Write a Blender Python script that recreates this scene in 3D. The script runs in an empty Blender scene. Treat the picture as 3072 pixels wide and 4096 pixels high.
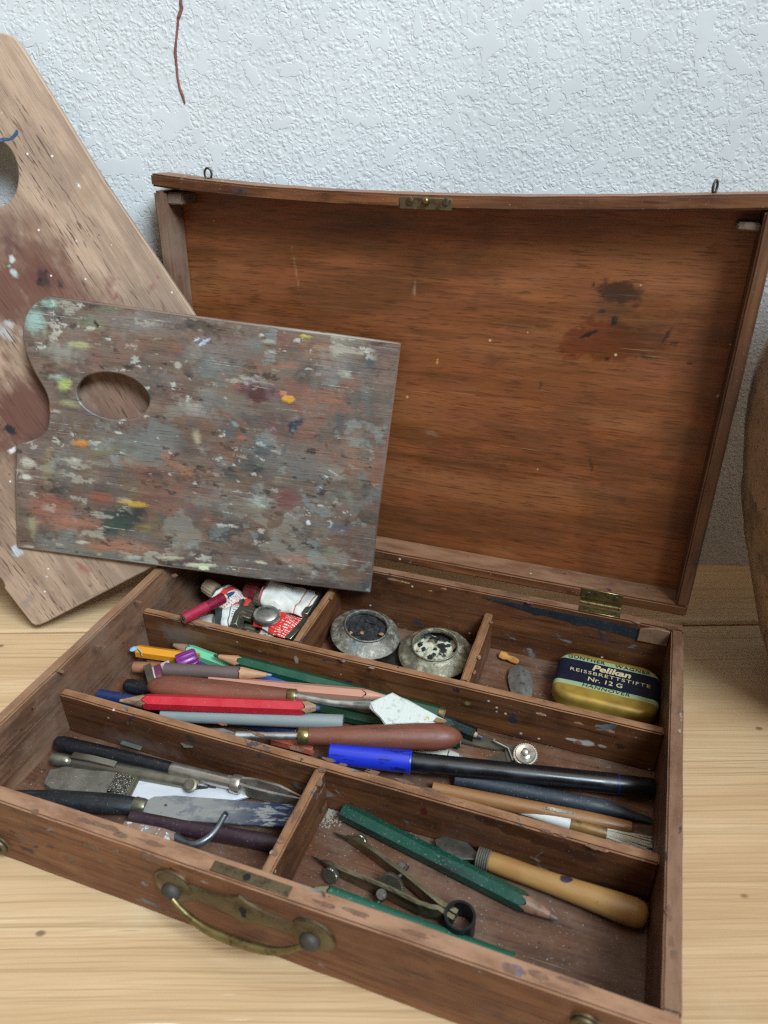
import bpy, bmesh, math, random
import numpy as np
from mathutils import Vector, Matrix, noise as mnoise
random.seed(7)
sc = bpy.context.scene
R = math.radians
# ------------------------------------------------------------------ camera
F, PITCH, ROLL, CAMH = 2963.496, 0.53185, -0.01151, 0.31418          # focal length in px of the 3072 px wide photograph
fw = Vector((0, math.cos(PITCH), -math.sin(PITCH))); up0 = Vector((0, math.sin(PITCH), math.cos(PITCH))); rt0 = Vector((1, 0, 0))
rt = math.cos(ROLL)*rt0 + math.sin(ROLL)*up0; up = -math.sin(ROLL)*rt0 + math.cos(ROLL)*up0
CAM = Vector((0, 0, CAMH))
cd = bpy.data.cameras.new('camera'); cam = bpy.data.objects.new('camera', cd); sc.collection.objects.link(cam)
cam.matrix_world = Matrix(((rt.x, up.x, -fw.x, 0), (rt.y, up.y, -fw.y, 0), (rt.z, up.z, -fw.z, CAMH), (0, 0, 0, 1)))
cd.sensor_fit = 'HORIZONTAL'; cd.sensor_width = 36; cd.lens = F/3072*36; cd.clip_start = .01; cd.clip_end = 50
cd.dof.use_dof = True; cd.dof.focus_distance = .415; cd.dof.aperture_fstop = 14
sc.camera = cam
sc.render.resolution_x = 768; sc.render.resolution_y = 1024
# ------------------------------------------------------------------ light: a room lit by a window on the right, in front
w = bpy.data.worlds.new('World'); sc.world = w; w.use_nodes = True
w.node_tree.nodes['Background'].inputs[0].default_value = (1.0, .86, .70, 1); w.node_tree.nodes['Background'].inputs[1].default_value = .30
def area(name, loc, target, sx, sy, power, col):
    l = bpy.data.lights.new(name, 'AREA'); l.shape = 'RECTANGLE'; l.size = sx; l.size_y = sy; l.energy = power; l.color = col
    o = bpy.data.objects.new(name, l); sc.collection.objects.link(o); o.location = loc
    o.rotation_euler = (Vector(target)-Vector(loc)).to_track_quat('-Z', 'Y').to_euler(); return o
wl = area('window_light', (.58, -.58, 1.42), (-.33, .44, .18), .58, .56, 8.6, (.71, .875, 1.0)); wl.data.spread = R(68)
area('overhead_fill', (.26, .22, 1.40), (.20, .37, 0), .8, .7, 4.2, (1.0, .86, .70))  # added fill lamp overhead, brightens the gap between lid and jar
sc.cycles.use_denoising = False; sc.cycles.use_adaptive_sampling = False; sc.cycles.max_bounces = 6; sc.cycles.diffuse_bounces = 4; sc.cycles.glossy_bounces = 3; sc.cycles.sample_clamp_indirect = 3.0; sc.cycles.pixel_filter_type = 'BLACKMAN_HARRIS'; sc.cycles.filter_width = 1.3
sc.view_settings.view_transform = 'Standard'; sc.view_settings.look = 'None'; sc.view_settings.exposure = 0.1; sc.view_settings.gamma = 1
# ------------------------------------------------------------------ picture -> place
K = 3072/1659.0
def ray(x, y):
    return fw + rt*((x*K-1536)/F) + up*((2048-y*K)/F)
def at(x, y, z):                       # point of height z seen at (x, y)
    d = ray(x, y); return CAM + d*((z-CAMH)/d.z)
def on(x, y, q, n):                    # point of the plane (q, n) seen at (x, y)
    d = ray(x, y); return CAM + d*((q-CAM).dot(n)/d.dot(n))
# ------------------------------------------------------------------ node helpers
class NT:
    def __init__(s, name):
        s.m = bpy.data.materials.new(name); s.m.use_nodes = True; s.t = s.m.node_tree
        s.b = s.t.nodes['Principled BSDF']; s._tc = None
    def new(s, ty): return s.t.nodes.new(ty)
    def put(s, sock, v):
        if isinstance(v, bpy.types.NodeSocket): s.t.links.new(v, sock)
        elif isinstance(v, (tuple, list)) and len(v) == 3 and sock.type == 'RGBA': sock.default_value = (*v, 1)
        else: sock.default_value = v
    def co(s, rand=True):
        if s._tc is None:
            o = s.new('ShaderNodeTexCoord').outputs['Object']; s._tc0 = o
            oi = s.new('ShaderNodeObjectInfo'); v = s.new('ShaderNodeVectorMath'); v.operation = 'MULTIPLY_ADD'
            s.t.links.new(oi.outputs['Random'], v.inputs[0]); v.inputs[1].default_value = (3.1, 5.7, 9.3); s.t.links.new(o, v.inputs[2]); s._tc = v.outputs[0]
        return s._tc if rand else s._tc0
    def map(s, v, loc=(0,0,0), rot=(0,0,0), sc_=(1,1,1)):
        n = s.new('ShaderNodeMapping'); s.put(n.inputs[0], v); n.inputs[1].default_value = loc; n.inputs[2].default_value = rot; n.inputs[3].default_value = sc_; return n.outputs[0]
    def noise(s, v, scale, detail=4, rough=.55, dist=0.0):
        n = s.new('ShaderNodeTexNoise'); s.put(n.inputs['Vector'], v); n.inputs['Scale'].default_value = scale; n.inputs['Detail'].default_value = detail
        n.inputs['Roughness'].default_value = rough; n.inputs['Distortion'].default_value = dist; return n.outputs['Fac']
    def noisec(s, v, scale, detail=2):
        n = s.new('ShaderNodeTexNoise'); s.put(n.inputs['Vector'], v); n.inputs['Scale'].default_value = scale; n.inputs['Detail'].default_value = detail; return n.outputs['Color']
    def voro(s, v, scale, feat='F1'):
        n = s.new('ShaderNodeTexVoronoi'); n.feature = feat; s.put(n.inputs['Vector'], v); n.inputs['Scale'].default_value = scale; return n
    def ramp(s, f, stops, interp='LINEAR'):
        n = s.new('ShaderNodeValToRGB'); n.color_ramp.interpolation = interp; e = n.color_ramp.elements
        while len(e) < len(stops): e.new(.5)
        for k, (p, c) in enumerate(stops): e[k].position = p; e[k].color = (*c, 1) if isinstance(c, tuple) else (c, c, c, 1)
        s.put(n.inputs[0], f); return n.outputs[0]
    def rng(s, v, a, b, c=0., d=1., smooth=True):
        n = s.new('ShaderNodeMapRange'); n.interpolation_type = 'SMOOTHSTEP' if smooth else 'LINEAR'; s.put(n.inputs[0], v)
        for k, x in enumerate((a, b, c, d)): n.inputs[k+1].default_value = x
        return n.outputs[0]
    def mth(s, op, a, b=0.):
        n = s.new('ShaderNodeMath'); n.operation = op; s.put(n.inputs[0], a); s.put(n.inputs[1], b); return n.outputs[0]
    def vm(s, op, a, b=(0,0,0)):
        n = s.new('ShaderNodeVectorMath'); n.operation = op; s.put(n.inputs[0], a); s.put(n.inputs[1], b); return n.outputs['Value'] if op in ('LENGTH',) else n.outputs[0]
    def mix(s, f, a, b, mode='MIX'):
        n = s.new('ShaderNodeMix'); n.data_type = 'RGBA'; n.blend_type = mode; s.put(n.inputs[0], f); s.put(n.inputs[6], a); s.put(n.inputs[7], b); return n.outputs[2]
    def sep(s, v):
        n = s.new('ShaderNodeSeparateXYZ'); s.put(n.inputs[0], v); return n.outputs
    def bump(s, h, strength=.3, dist=.001, prev=None):
        n = s.new('ShaderNodeBump'); s.put(n.inputs['Height'], h); n.inputs['Strength'].default_value = strength; n.inputs['Distance'].default_value = dist
        if prev is not None: s.put(n.inputs['Normal'], prev)
        return n.outputs[0]
    def done(s, col, rough=.5, metal=0., nor=None, spec=.5, coat=0.):
        b = s.b; s.put(b.inputs['Base Color'], col); s.put(b.inputs['Roughness'], rough); s.put(b.inputs['Metallic'], metal); b.inputs['Specular IOR Level'].default_value = spec
        if nor is not None: s.put(b.inputs['Normal'], nor)
        if coat: b.inputs['Coat Weight'].default_value = coat; b.inputs['Coat Roughness'].default_value = .15
        return s.m
    def spots(s, col, v, lst, wob, amp=.35):
        """paint marks: (u, w, ru, rw, rot, colour, opacity, softness) on the local x/z or x/y plane given by v"""
        for (u, q, ru, rq, rot, c, op, soft) in lst:
            m = s.map(s.map(v, (-u, -q, 0)), rot=(0, 0, -rot), sc_=(1, 1, 0))
            m = s.map(m, sc_=(1/ru, 1/rq, 0)); l = s.vm('LENGTH', m)
            l = s.mth('ADD', l, s.mth('MULTIPLY', s.mth('SUBTRACT', wob, .5), amp*4))
            k = s.rng(l, 1.0-soft, 1.0, op, 0.)
            col = s.mix(k, col, c)
        return col
def C(h):                                # sRGB hex -> linear
    v = [int(h[i:i+2], 16)/255 for i in (0, 2, 4)]
    return tuple(x/12.92 if x <= .04045 else ((x+.055)/1.055)**2.4 for x in v)
def surf(name, col, rough=.5, metal=0., var=.25, scale=60, dirt=None, dirt_amt=.35, dust=.0, bump=.08, bscale=250, streak=1.0, spec=.5, coat=0., chips=None, chip_t=.7):
    n = NT(name); v = n.co(); vs = n.map(v, sc_=(1/streak, 1, 1))
    f = n.noise(vs, scale, 6, .6)
    c = n.mix(1., col, n.ramp(f, [(.25, 1-var), (.75, 1+var*.6)]), 'MULTIPLY')
    if dirt is not None: c = n.mix(n.rng(n.noise(vs, scale*1.7, 8, .7), .62-dirt_amt*.35, .80-dirt_amt*.35), c, dirt)
    if chips is not None: c = n.mix(n.rng(n.noise(vs, scale*2.3, 6, .65), chip_t, chip_t+.03), c, chips)
    if dust:
        d = n.rng(n.noise(v, 900, 3, .7), .60, .74); c = n.mix(n.mth('MULTIPLY', d, dust), c, C('b9b2a6'))
    r = n.rng(n.noise(v, scale*1.3, 4), .3, .7, max(.05, rough-.12), min(1, rough+.12))
    return n.done(c, r, metal, n.bump(n.noise(vs, bscale, 5, .6), bump, .0006), spec, coat)
# ------------------------------------------------------------------ mesh helpers
class G:
    def __init__(s): s.v = []; s.f = []
    def add(s, v, f):
        o = len(s.v); s.v += [tuple(x) for x in v]; s.f += [tuple(i+o for i in q) for q in f]; return s
    def box(s, a, b):
        x0, y0, z0 = a; x1, y1, z1 = b
        return s.add([(x0,y0,z0),(x1,y0,z0),(x1,y1,z0),(x0,y1,z0),(x0,y0,z1),(x1,y0,z1),(x1,y1,z1),(x0,y1,z1)],
                     [(0,3,2,1),(4,5,6,7),(0,1,5,4),(1,2,6,5),(2,3,7,6),(3,0,4,7)])
    def rings(s, rings, cap0=True, cap1=True):
        n = len(rings[0]); v = [p for r in rings for p in r]; f = []
        for k in range(len(rings)-1):
            for i in range(n):
                j = (i+1) % n; f.append((k*n+i, k*n+j, (k+1)*n+j, (k+1)*n+i))
        if cap0: f.append(tuple(range(n-1, -1, -1)))
        if cap1: f.append(tuple((len(rings)-1)*n+i for i in range(n)))
        return s.add(v, f)
    def lathe(s, prof, n=20, sy=1., sz=1., axis='x', c=(0,0,0), cap0=True, cap1=True, wob=0., seed=0):
        rr = []
        for (x, r) in prof:
            ring = []
            for i in range(n):
                a = 2*math.pi*i/n; k = r
                if wob: k *= 1+wob*mnoise.noise(Vector((math.cos(a)*1.4+seed, math.sin(a)*1.4, x*60)))
                y, z = k*sy*math.cos(a), k*sz*math.sin(a)
                ring.append((c[0]+x, c[1]+y, c[2]+z) if axis == 'x' else (c[0]+y, c[1]+z, c[2]+x))
            rr.append(ring)
        return s.rings(rr, cap0, cap1)
    def tube(s, pts, r, n=10, flat=None):
        """round tube or (flat=(thick, height)) rectangular strip along a path"""
        pts = [Vector(p) for p in pts]; rr = []; N = len(pts); prev = None
        for k, p in enumerate(pts):
            t = (pts[min(k+1, N-1)]-pts[max(k-1, 0)]).normalized()
            if flat: sdir = t.cross(Vector((0,0,1))).normalized()
            elif prev is None: sdir = t.cross(Vector((.31,.17,.93))).normalized()
            else: sdir = (prev-t*prev.dot(t)).normalized()
            prev = sdir; udir = sdir.cross(t).normalized(); rk = r[k] if isinstance(r, (list, tuple)) else r
            if flat:
                th, hh = (flat[k] if isinstance(flat[0], (list, tuple)) else flat)
                rr.append([p+sdir*th/2-udir*hh/2, p+sdir*th/2+udir*hh/2, p-sdir*th/2+udir*hh/2, p-sdir*th/2-udir*hh/2])
            else: rr.append([p+sdir*rk*math.cos(2*math.pi*i/n)+udir*rk*math.sin(2*math.pi*i/n) for i in range(n)])
        return s.rings(rr)
    def prism(s, poly, z0, z1):
        n = len(poly); v = [(x, y, z0) for x, y in poly]+[(x, y, z1) for x, y in poly]
        f = [tuple(range(n-1, -1, -1)), tuple(range(n, 2*n))]+[(i, (i+1) % n, (i+1) % n+n, i+n) for i in range(n)]
        return s.add(v, f)
    def xf(s, M): s.v = [tuple(M @ Vector(p)) for p in s.v]; return s
def link(o, parent=None):
    sc.collection.objects.link(o)
    if parent is not None: o.parent = parent
    return o
def obj(name, g, mat, parent=None, M=None, angle=38, bevel=0., jitter=0., seg=1, kind=None):
    me = bpy.data.meshes.new(name); me.from_pydata([tuple(p) for p in g.v], [], g.f); me.update()
    bm = bmesh.new(); bm.from_mesh(me); bmesh.ops.recalc_face_normals(bm, faces=bm.faces[:])
    if bevel:
        es = [e for e in bm.edges if e.is_manifold and e.calc_face_angle(0) > R(35)]
        bmesh.ops.bevel(bm, geom=es, offset=bevel, segments=seg, affect='EDGES', clamp_overlap=True)
    if jitter:
        for v in bm.verts: v.co += Vector(mnoise.noise_vector(v.co*170))*jitter
    bm.to_mesh(me); bm.free()
    me.shade_smooth(); me.set_sharp_from_angle(angle=R(angle))
    if mat is not None: me.materials.append(mat)
    o = bpy.data.objects.new(name, me); link(o, parent)
    if M is not None: o.matrix_local = M
    if kind: o['kind'] = kind
    return o
def tag(o, label, cat, group=None):
    o['label'] = label; o['category'] = cat
    if group: o['group'] = group
    return o
def thing(name, label, cat, M=None, group=None):
    o = bpy.data.objects.new(name, None); o.empty_display_size = .01; link(o)
    if M is not None: o.matrix_world = M
    return tag(o, label, cat, group)
def frame(a, b, upv=(0,0,1), roll=0.):
    x = (b-a).normalized(); y = Vector(upv).cross(x).normalized(); z = x.cross(y)
    M = Matrix(((x.x,y.x,z.x,a.x),(x.y,y.y,z.y,a.y),(x.z,y.z,z.z,a.z),(0,0,0,1)))
    return M @ Matrix.Rotation(roll, 4, 'X')
def T(x=0, y=0, z=0): return Matrix.Translation((x, y, z))
def RX(a): return Matrix.Rotation(a, 4, 'X')
def RY(a): return Matrix.Rotation(a, 4, 'Y')
def RZ(a): return Matrix.Rotation(a, 4, 'Z')

# ------------------------------------------------------------------ pigment worked into a surface, point by point
_rs = np.random.RandomState(5); _tab = _rs.rand(256, 256)
def vn(x, y):
    xi = np.floor(x).astype(int); yi = np.floor(y).astype(int); fx = x-xi; fy = y-yi; fx = fx*fx*(3-2*fx); fy = fy*fy*(3-2*fy)
    g = lambda a, b: _tab[a & 255, b & 255]
    return (g(xi, yi)*(1-fx)+g(xi+1, yi)*fx)*(1-fy)+(g(xi, yi+1)*(1-fx)+g(xi+1, yi+1)*fx)*fy
def fbm(x, y, o=5, r=.55):
    s = 0; a = 1; tt = 0
    for k in range(o): s = s+a*vn(x*2**k+17.3*k, y*2**k+9.1*k); tt += a; a *= r
    return s/tt
def ss(v, a, b): k = np.clip((v-a)/(b-a), 0, 1); return k*k*(3-2*k)
def lay(col, k, c): return col*(1-k[:, None])+np.array(c)[None, :]*k[:, None]
def dab(col, X, Y, wob, spot, amp):
    u, q, ru, rq, rot, c, op, soft = spot
    dx, dy = X-u, Y-q; cr, sr = math.cos(rot), math.sin(rot)
    near = np.nonzero((dx*dx+dy*dy) < (2.2*max(ru, rq))**2)[0]
    if len(near) == 0: return col
    dx, dy = dx[near], dy[near]; a = (dx*cr+dy*sr)/ru; b = (-dx*sr+dy*cr)/rq
    l = np.sqrt(a*a+b*b)+(wob[near]-.5)*amp*4; k = op*(1-ss(l, 1-soft, 1.0))
    col[near] = col[near]*(1-k[:, None])+np.array(c)[None, :]*k[:, None]; return col
def set_paint(me, cols):
    a = me.color_attributes.new('paint', 'FLOAT_COLOR', 'POINT'); d = np.ones((len(me.vertices), 4), np.float32); d[:, :3] = cols; a.data.foreach_set('color', d.ravel())
def paint_node(n):
    a = n.new('ShaderNodeAttribute'); a.attribute_name = 'paint'; return a.outputs['Color']
def wob_of(X, Y, s=1.): return .5*fbm(X*170*s+3, Y*210*s+7, 5, .65)+.5*fbm(X*420*s+13, Y*420*s+1, 4, .6)
# ------------------------------------------------------------------ box measurements
BX, BY, BYAW = -.20629, .22831, -.34354
W, D, H, t, ZD, ZF, YA, YB = .32, .22163, .04388, .00656, .03004, .0022, .14695, .07229
LID, LD, LG, VT = 1.6279, .01838, .00523, .2204
MB = T(BX, BY, 0) @ RZ(BYAW); MBi = MB.inverted()
def b_at(x, y, z): return MBi @ at(x, y, z)
# ------------------------------------------------------------------ materials
def wood(name, dark, mid, light, specks=1., worn=.0, worn_c=C('a98a74'), gl=1.0, rough=.52, extra=None, blot=1., paint=.0, dustc=.0, grain=1.0, plane='xy'):
    n = NT(name); v = n.co(); o = n.co(False)
    big = n.noise(n.map(v, sc_=(6, 22, 22)), 1.3, 4, .55, .4)
    g1 = n.noise(n.map(v, sc_=(9*grain, 130*grain, 130*grain)), 1.6, 8, .65, .5)
    g2 = n.noise(n.map(v, sc_=(24*grain, 560*grain, 560*grain)), 1., 5, .62, .2)
    c = n.ramp(g1, [(.28, dark), (.52, mid), (.75, light)])
    c = n.mix(n.rng(big, .35, .68, 0., .62*blot), c, dark)
    c = n.mix(n.rng(n.noise(v, 48, 5, .6), .56, .72, 0., .5*blot), c, mid)
    c = n.mix(n.rng(g2, .53, .66, 0., .6), c, tuple(x*.42 for x in dark))
    c = n.mix(n.rng(n.noise(n.map(v, (7, 3, 1), sc_=(14, 30, 30)), 1.6, 7, .68, .5), .52, .68, 0., .6*blot), c, tuple(x*.5 for x in dark))
    scr = n.noise(n.map(v, rot=(.3, .4, .35), sc_=(18, 900, 900)), 1., 1); c = n.mix(n.mth('MULTIPLY', n.rng(scr, .74, .77), n.rng(n.noise(v, 33, 2), .5, .6, 0., .55)), c, worn_c)
    if worn:
        geo = n.new('ShaderNodeNewGeometry'); tr = n.new('ShaderNodeVectorTransform'); tr.vector_type = 'NORMAL'; tr.convert_from = 'WORLD'; tr.convert_to = 'OBJECT'
        n.t.links.new(geo.outputs['Normal'], tr.inputs[0]); nz = n.sep(tr.outputs[0])[2]
        k = n.mth('MULTIPLY', n.rng(nz, .55, .95), n.rng(n.noise(n.map(v, sc_=(20, 60, 60)), 2.2, 6, .65), .30, .62, worn*.35, worn))
        c = n.mix(k, c, worn_c)
    if dustc: c = n.mix(n.mth('MULTIPLY', n.rng(n.noise(v, 26, 6, .65), .42, .72), dustc), c, C('857465'))
    if paint:
        pm = n.rng(n.noise(n.map(v, sc_=(30, 55, 55)), 1.7, 5, .6, .6), .705-.05*paint, .735-.05*paint)
        pc = n.ramp(n.noise(v, 31, 1), [(.30, C('20242e')), (.42, C('2c3440')), (.47, C('3d2b3c')), (.52, C('241c1a')), (.57, C('5b6b70')), (.64, C('7c7a80')), (.70, C('82502c'))])
        c = n.mix(n.mth('MULTIPLY', pm, .85), c, pc)
    if extra: c = n.spots(c, n.map(o, rot=(R(-90) if plane == 'xz' else 0, 0, 0)) , extra, n.noise(v, 160, 5, .65))
    if specks:
        vv = n.voro(v, 210); d = n.rng(vv.outputs['Distance'], .10, .20, 1., 0.)
        sel = n.rng(n.sep(vv.outputs['Color'])[0], .985-.035*specks, .99-.035*specks)
        c = n.mix(n.mth('MULTIPLY', n.mth('MULTIPLY', d, sel), .85), c, n.ramp(n.sep(vv.outputs['Color'])[1], [(.0, C('17120f')), (.45, C('2a2019')), (.5, C('cfc8ba')), (1., C('b9ad98'))], 'LINEAR'))
        dd = n.rng(n.noise(v, 1100, 2, .7), .66, .74, 0., .45*specks); c = n.mix(dd, c, C('b6a797'))
    r = n.rng(n.noise(v, 70, 4), .3, .7, rough-.12, rough+.14)
    bp = n.bump(g2, .25, .0005); bp = n.bump(g1, .22, .0008, bp)
    return n.done(c, r, 0, bp, .45)
BD, BM_, BL_ = C('3d2111'), C('673c1f'), C('865430')
m_wood = wood('mahogany', BD, BM_, BL_, 1., .7, C('8d6a52'), paint=1.1)
m_floor = wood('floor_wood', C('432618'), C('62402b'), C('76513b'), 1.6, dustc=.4, paint=.35)
m_front = wood('front_wood', C('523020'), C('7a4c30'), C('92633e'), .6, .9, C('9a7459'), paint=1.3)
m_div = wood('divider_wood', BD, C('693f20'), C('855831'), 1.2, .85, C('946b4c'), paint=1.5)
m_brass = surf('old_brass', C('776641'), .42, .85, .3, 90, C('4a4029'), .3, .15, .1, 300)
m_brass_hi = surf('polished_brass', C('87784f'), .36, .85, .3, 110, C('4c442f'), .35, 0, .1, 300)
m_dkbrass = surf('dull_brass_plate', C('66573e'), .5, .7, .3, 90, C('40362a'), .35, .2, .25, 300)
m_steel = surf('steel', C('b4b4b0'), .38, .9, .2, 120, C('5d5a55'), .25, .1, .06, 400, 8)
m_nickel = surf('nickel', C('c6c1b6'), .36, .9, .2, 90, C('6b675c'), .2, .1, .06, 300, 5)
m_dull = surf('dull_metal', C('858172'), .38, .85, .2, 70, C('605d52'), .3, .15, .06, 300, 4)
m_gunmetal = surf('gunmetal', C('4b4945'), .45, .8, .35, 130, C('262422'), .4, .3, .15, 300)
m_black = surf('black_lacquer', C('14161b'), .38, 0, .4, 90, C('2a2c30'), .2, .18, .12, 400, 6, spec=.5)
m_blackw = surf('ebonised_wood', C('17191d'), .5, 0, .5, 120, C('35383c'), .3, .25, .5, 500, 10)
m_lead = surf('graphite', C('2b2b2e'), .4, .3, .3)
m_pwood = surf('cedar_wood', C('b58762'), .62, 0, .3, 160, C('7d5a44'), .3, .2, .25, 500, 8)
m_pwood_d = surf('dirty_cedar', C('97735a'), .65, 0, .35, 160, C('5c463a'), .45, .2, .25, 500, 8)
m_handle = surf('red_brown_handle', C('71402f'), .48, 0, .3, 70, C('4e2d22'), .3, .22, .22, 420, 9)
m_white_p = surf('white_paint_crust', C('c9ccc4'), .6, 0, .12, 120, C('9fa39a'), .2, 0, .5, 260)
m_screwdk = surf('screw_metal', C('6e6450'), .4, .9, .35, 300, C('332c22'), .4)
# ------------------------------------------------------------------ wall
WST = [(.035, .392, .018, .045, -.5, C('b5a48e'), .5, .9), (.06, .41, .02, .03, -.5, C('b3a695'), .4, .9), (-.19, .375, .02, .012, 0, C('b9b0a8'), .35, .9)]
def wall_mat():
    n = NT('embossed_white_wall'); v = n.co(False)
    vd = n.vm('ADD', v, n.vm('MULTIPLY', n.vm('SUBTRACT', n.noisec(v, 160, 3), (.5,.5,.5)), (.0055,.0055,.0055)))
    low = n.mth('MULTIPLY', n.mth('SUBTRACT', n.noise(v, 11, 3), .5), .30)
    pl = n.mth('MAXIMUM', n.rng(n.mth('ADD', n.noise(vd, 80, 3, .55), low), .555, .578), n.rng(n.mth('ADD', n.noise(n.map(vd, (3.3, 1.7, .4)), 150, 2, .5), low), .60, .62))
    vo = n.voro(vd, 430); vo.inputs['Randomness'].default_value = 1.; peb = n.rng(vo.outputs['Distance'], .62, .08)
    vo2 = n.voro(n.map(vd, (5, 5, 5)), 260); peb2 = n.rng(vo2.outputs['Distance'], .60, .15)
    crumb = n.mth('MAXIMUM', n.mth('MULTIPLY', peb, .62), n.mth('MULTIPLY', peb2, n.rng(n.noise(vd, 150, 2), .45, .58, 0., .95)))
    h = n.mth('MAXIMUM', n.mth('MULTIPLY', pl, n.rng(n.noise(v, 40, 2), .35, .65, .75, 1.05)), n.mth('MULTIPLY', crumb, n.rng(n.noise(v, 17, 3), .3, .6, .55, 1.)))
    c = n.ramp(n.noise(v, 9, 6, .6), [(.3, C('b9bab9')), (.55, C('c3c4c3')), (.75, C('c9cac9'))])
    c = n.spots(c, n.map(v, rot=(R(-90), 0, 0)), WST, n.noise(v, 60, 4))
    return n.done(c, .62, 0, n.bump(h, .40, .0012), .4)
WY, WYAW = .45303, .05864
wallM = T(.2, WY, 0) @ RZ(-WYAW)
g = G()
g.add([(-1.3, 0, -.02), (1.2, 0, -.02), (1.2, 0, 1.6), (-1.3, 0, 1.6), (-1.3, .05, -.02), (1.2, .05, -.02), (1.2, .05, 1.6), (-1.3, .05, 1.6)],
      [(0,1,2,3), (7,6,5,4), (0,4,5,1), (3,2,6,7), (0,3,7,4), (1,5,6,2)])
wall = obj('wall', g, wall_mat(), None, wallM); wall['kind'] = 'structure'
wn = (wallM.to_3x3() @ Vector((0, -1, 0))).normalized(); wq = Vector((.2, WY, 0)); wallI = wallM.inverted()
m_drip = surf('red_brown_paint_drip', C('7d4a40'), .5, 0, .4, 200, C('553530'), .4)
pts = [wallI @ (on(x, y, wq, wn)) for x, y in [(391,-14), (391,6), (393,18), (386,36), (384,60), (381,88), (379,110), (382,140), (384,165), (389,190), (396,208), (400,223)]]
gd = G().tube([(p.x, -.0004, p.z) for p in pts], [.0007, .0008, .0009, .0007, .0006, .0006, .0008, .0006, .0006, .0006, .0007, .0004], 8)
gd.tube([(p.x, -.0006, p.z) for p in [wallI @ on(386,37,wq,wn), wallI @ on(391,24,wq,wn)]], .0009, 6)
obj('paint_drip', gd, m_drip, wall)
# ------------------------------------------------------------------ table
def pine(name, seed):
    n = NT(name); v = n.map(n.co(False), (seed, seed*.37, 0))
    wob = n.noise(n.map(v, sc_=(3, 9, 9)), 1.2, 3)
    yy = n.mth('ADD', n.mth('MULTIPLY', n.sep(v)[1], 2300.), n.mth('MULTIPLY', wob, 60.))
    ring = n.noise(n.map(n.vm('ADD', v, n.vm('MULTIPLY', n.noisec(n.map(v, sc_=(2, 6, 6)), 1.5), (.0, .012, 0))), sc_=(2.2, 260, 1)), 1., 4, .6)
    lines = n.mth('SINE', yy); lines = n.rng(lines, .1, .95)
    c = n.ramp(n.noise(n.map(v, sc_=(3, 25, 1)), 1.5, 5, .6), [(.3, C('b4916a')), (.55, C('c4a37c')), (.8, C('d2b793'))])
    c = n.mix(n.mth('MULTIPLY', lines, n.rng(n.noise(n.map(v, sc_=(4, 30, 1)), 1., 3), .35, .7, .03, .22)), c, C('94734a'))
    c = n.mix(n.rng(ring, .52, .70, 0., .5), c, C('96774f'))
    c = n.mix(n.rng(n.noise(v, 21, 5, .6), .55, .75, 0., .35), c, C('cbb894'))
    fine = n.noise(n.map(n.vm('ADD', v, n.vm('MULTIPLY', n.noisec(n.map(v, sc_=(3, 8, 8)), 1.5), (0, .01, 0))), (5, 2, 0), sc_=(4, 850, 1)), 1., 5, .62); c = n.mix(n.mth('MULTIPLY', n.rng(fine, .50, .64), n.rng(n.noise(n.map(v, sc_=(3, 16, 1)), 1., 3), .35, .65, .18, .58)), c, C('8c6a42'))
    sc1 = n.noise(n.map(v, rot=(0, 0, .9), sc_=(20, 900, 1)), 1., 2, .5); c = n.mix(n.mth('MULTIPLY', n.rng(sc1, .72, .76), n.rng(n.noise(v, 13, 2), .5, .6, 0., .7)), c, C('6f5330'))
    sc2 = n.noise(n.map(v, rot=(0, 0, -.7), sc_=(14, 700, 1)), 1., 2, .5); c = n.mix(n.mth('MULTIPLY', n.rng(sc2, .71, .75), n.rng(n.noise(v, 11, 2), .46, .58, 0., .8)), c, C('eadfca'))
    vv = n.voro(n.map(v, sc_=(1, 1.6, 1)), 42); k = n.mth('MULTIPLY', n.rng(vv.outputs['Distance'], .05, .13, 1., 0.), n.rng(n.sep(vv.outputs['Color'])[0], .70, .72)); c = n.mix(n.mth('MULTIPLY', k, .75), c, C('57432f'))
    h = n.mth('ADD', n.mth('MULTIPLY', lines, .12), n.mth('ADD', n.mth('MULTIPLY', ring, .8), n.mth('MULTIPLY', k, -1.5)))
    return n.done(c, n.rng(ring, .3, .7, .38, .58), 0, n.bump(h, .3, .0006), .45)
table = bpy.data.objects.new('table_top', None); link(table); table['kind'] = 'structure'
SEAM = .3835
for k, (y0, y1, mm) in enumerate([(SEAM+.0010, .70, pine('pine_rear', 3.3)), (-.35, SEAM-.0010, pine('pine_front', 1.1))]):
    gg = G(); nx = 120
    # long plank, its edges slightly worn
    rr = []
    for i in range(nx+1):
        x = -.9+1.8*i/nx; e0 = .0006*mnoise.noise(Vector((x*40, k*9., 0))); e1 = .0006*mnoise.noise(Vector((x*40, k*9.+4, 0)))
        rr.append([(x, y0+e0, -.03), (x, y0+e0, -.0016), (x, y0+e0+.0016, 0), (x, y1+e1-.0016, 0), (x, y1+e1, -.0016), (x, y1+e1, -.03)])
    gg.rings(rr); obj('plank', gg, mm, table, T(0, 0, 0))
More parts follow.
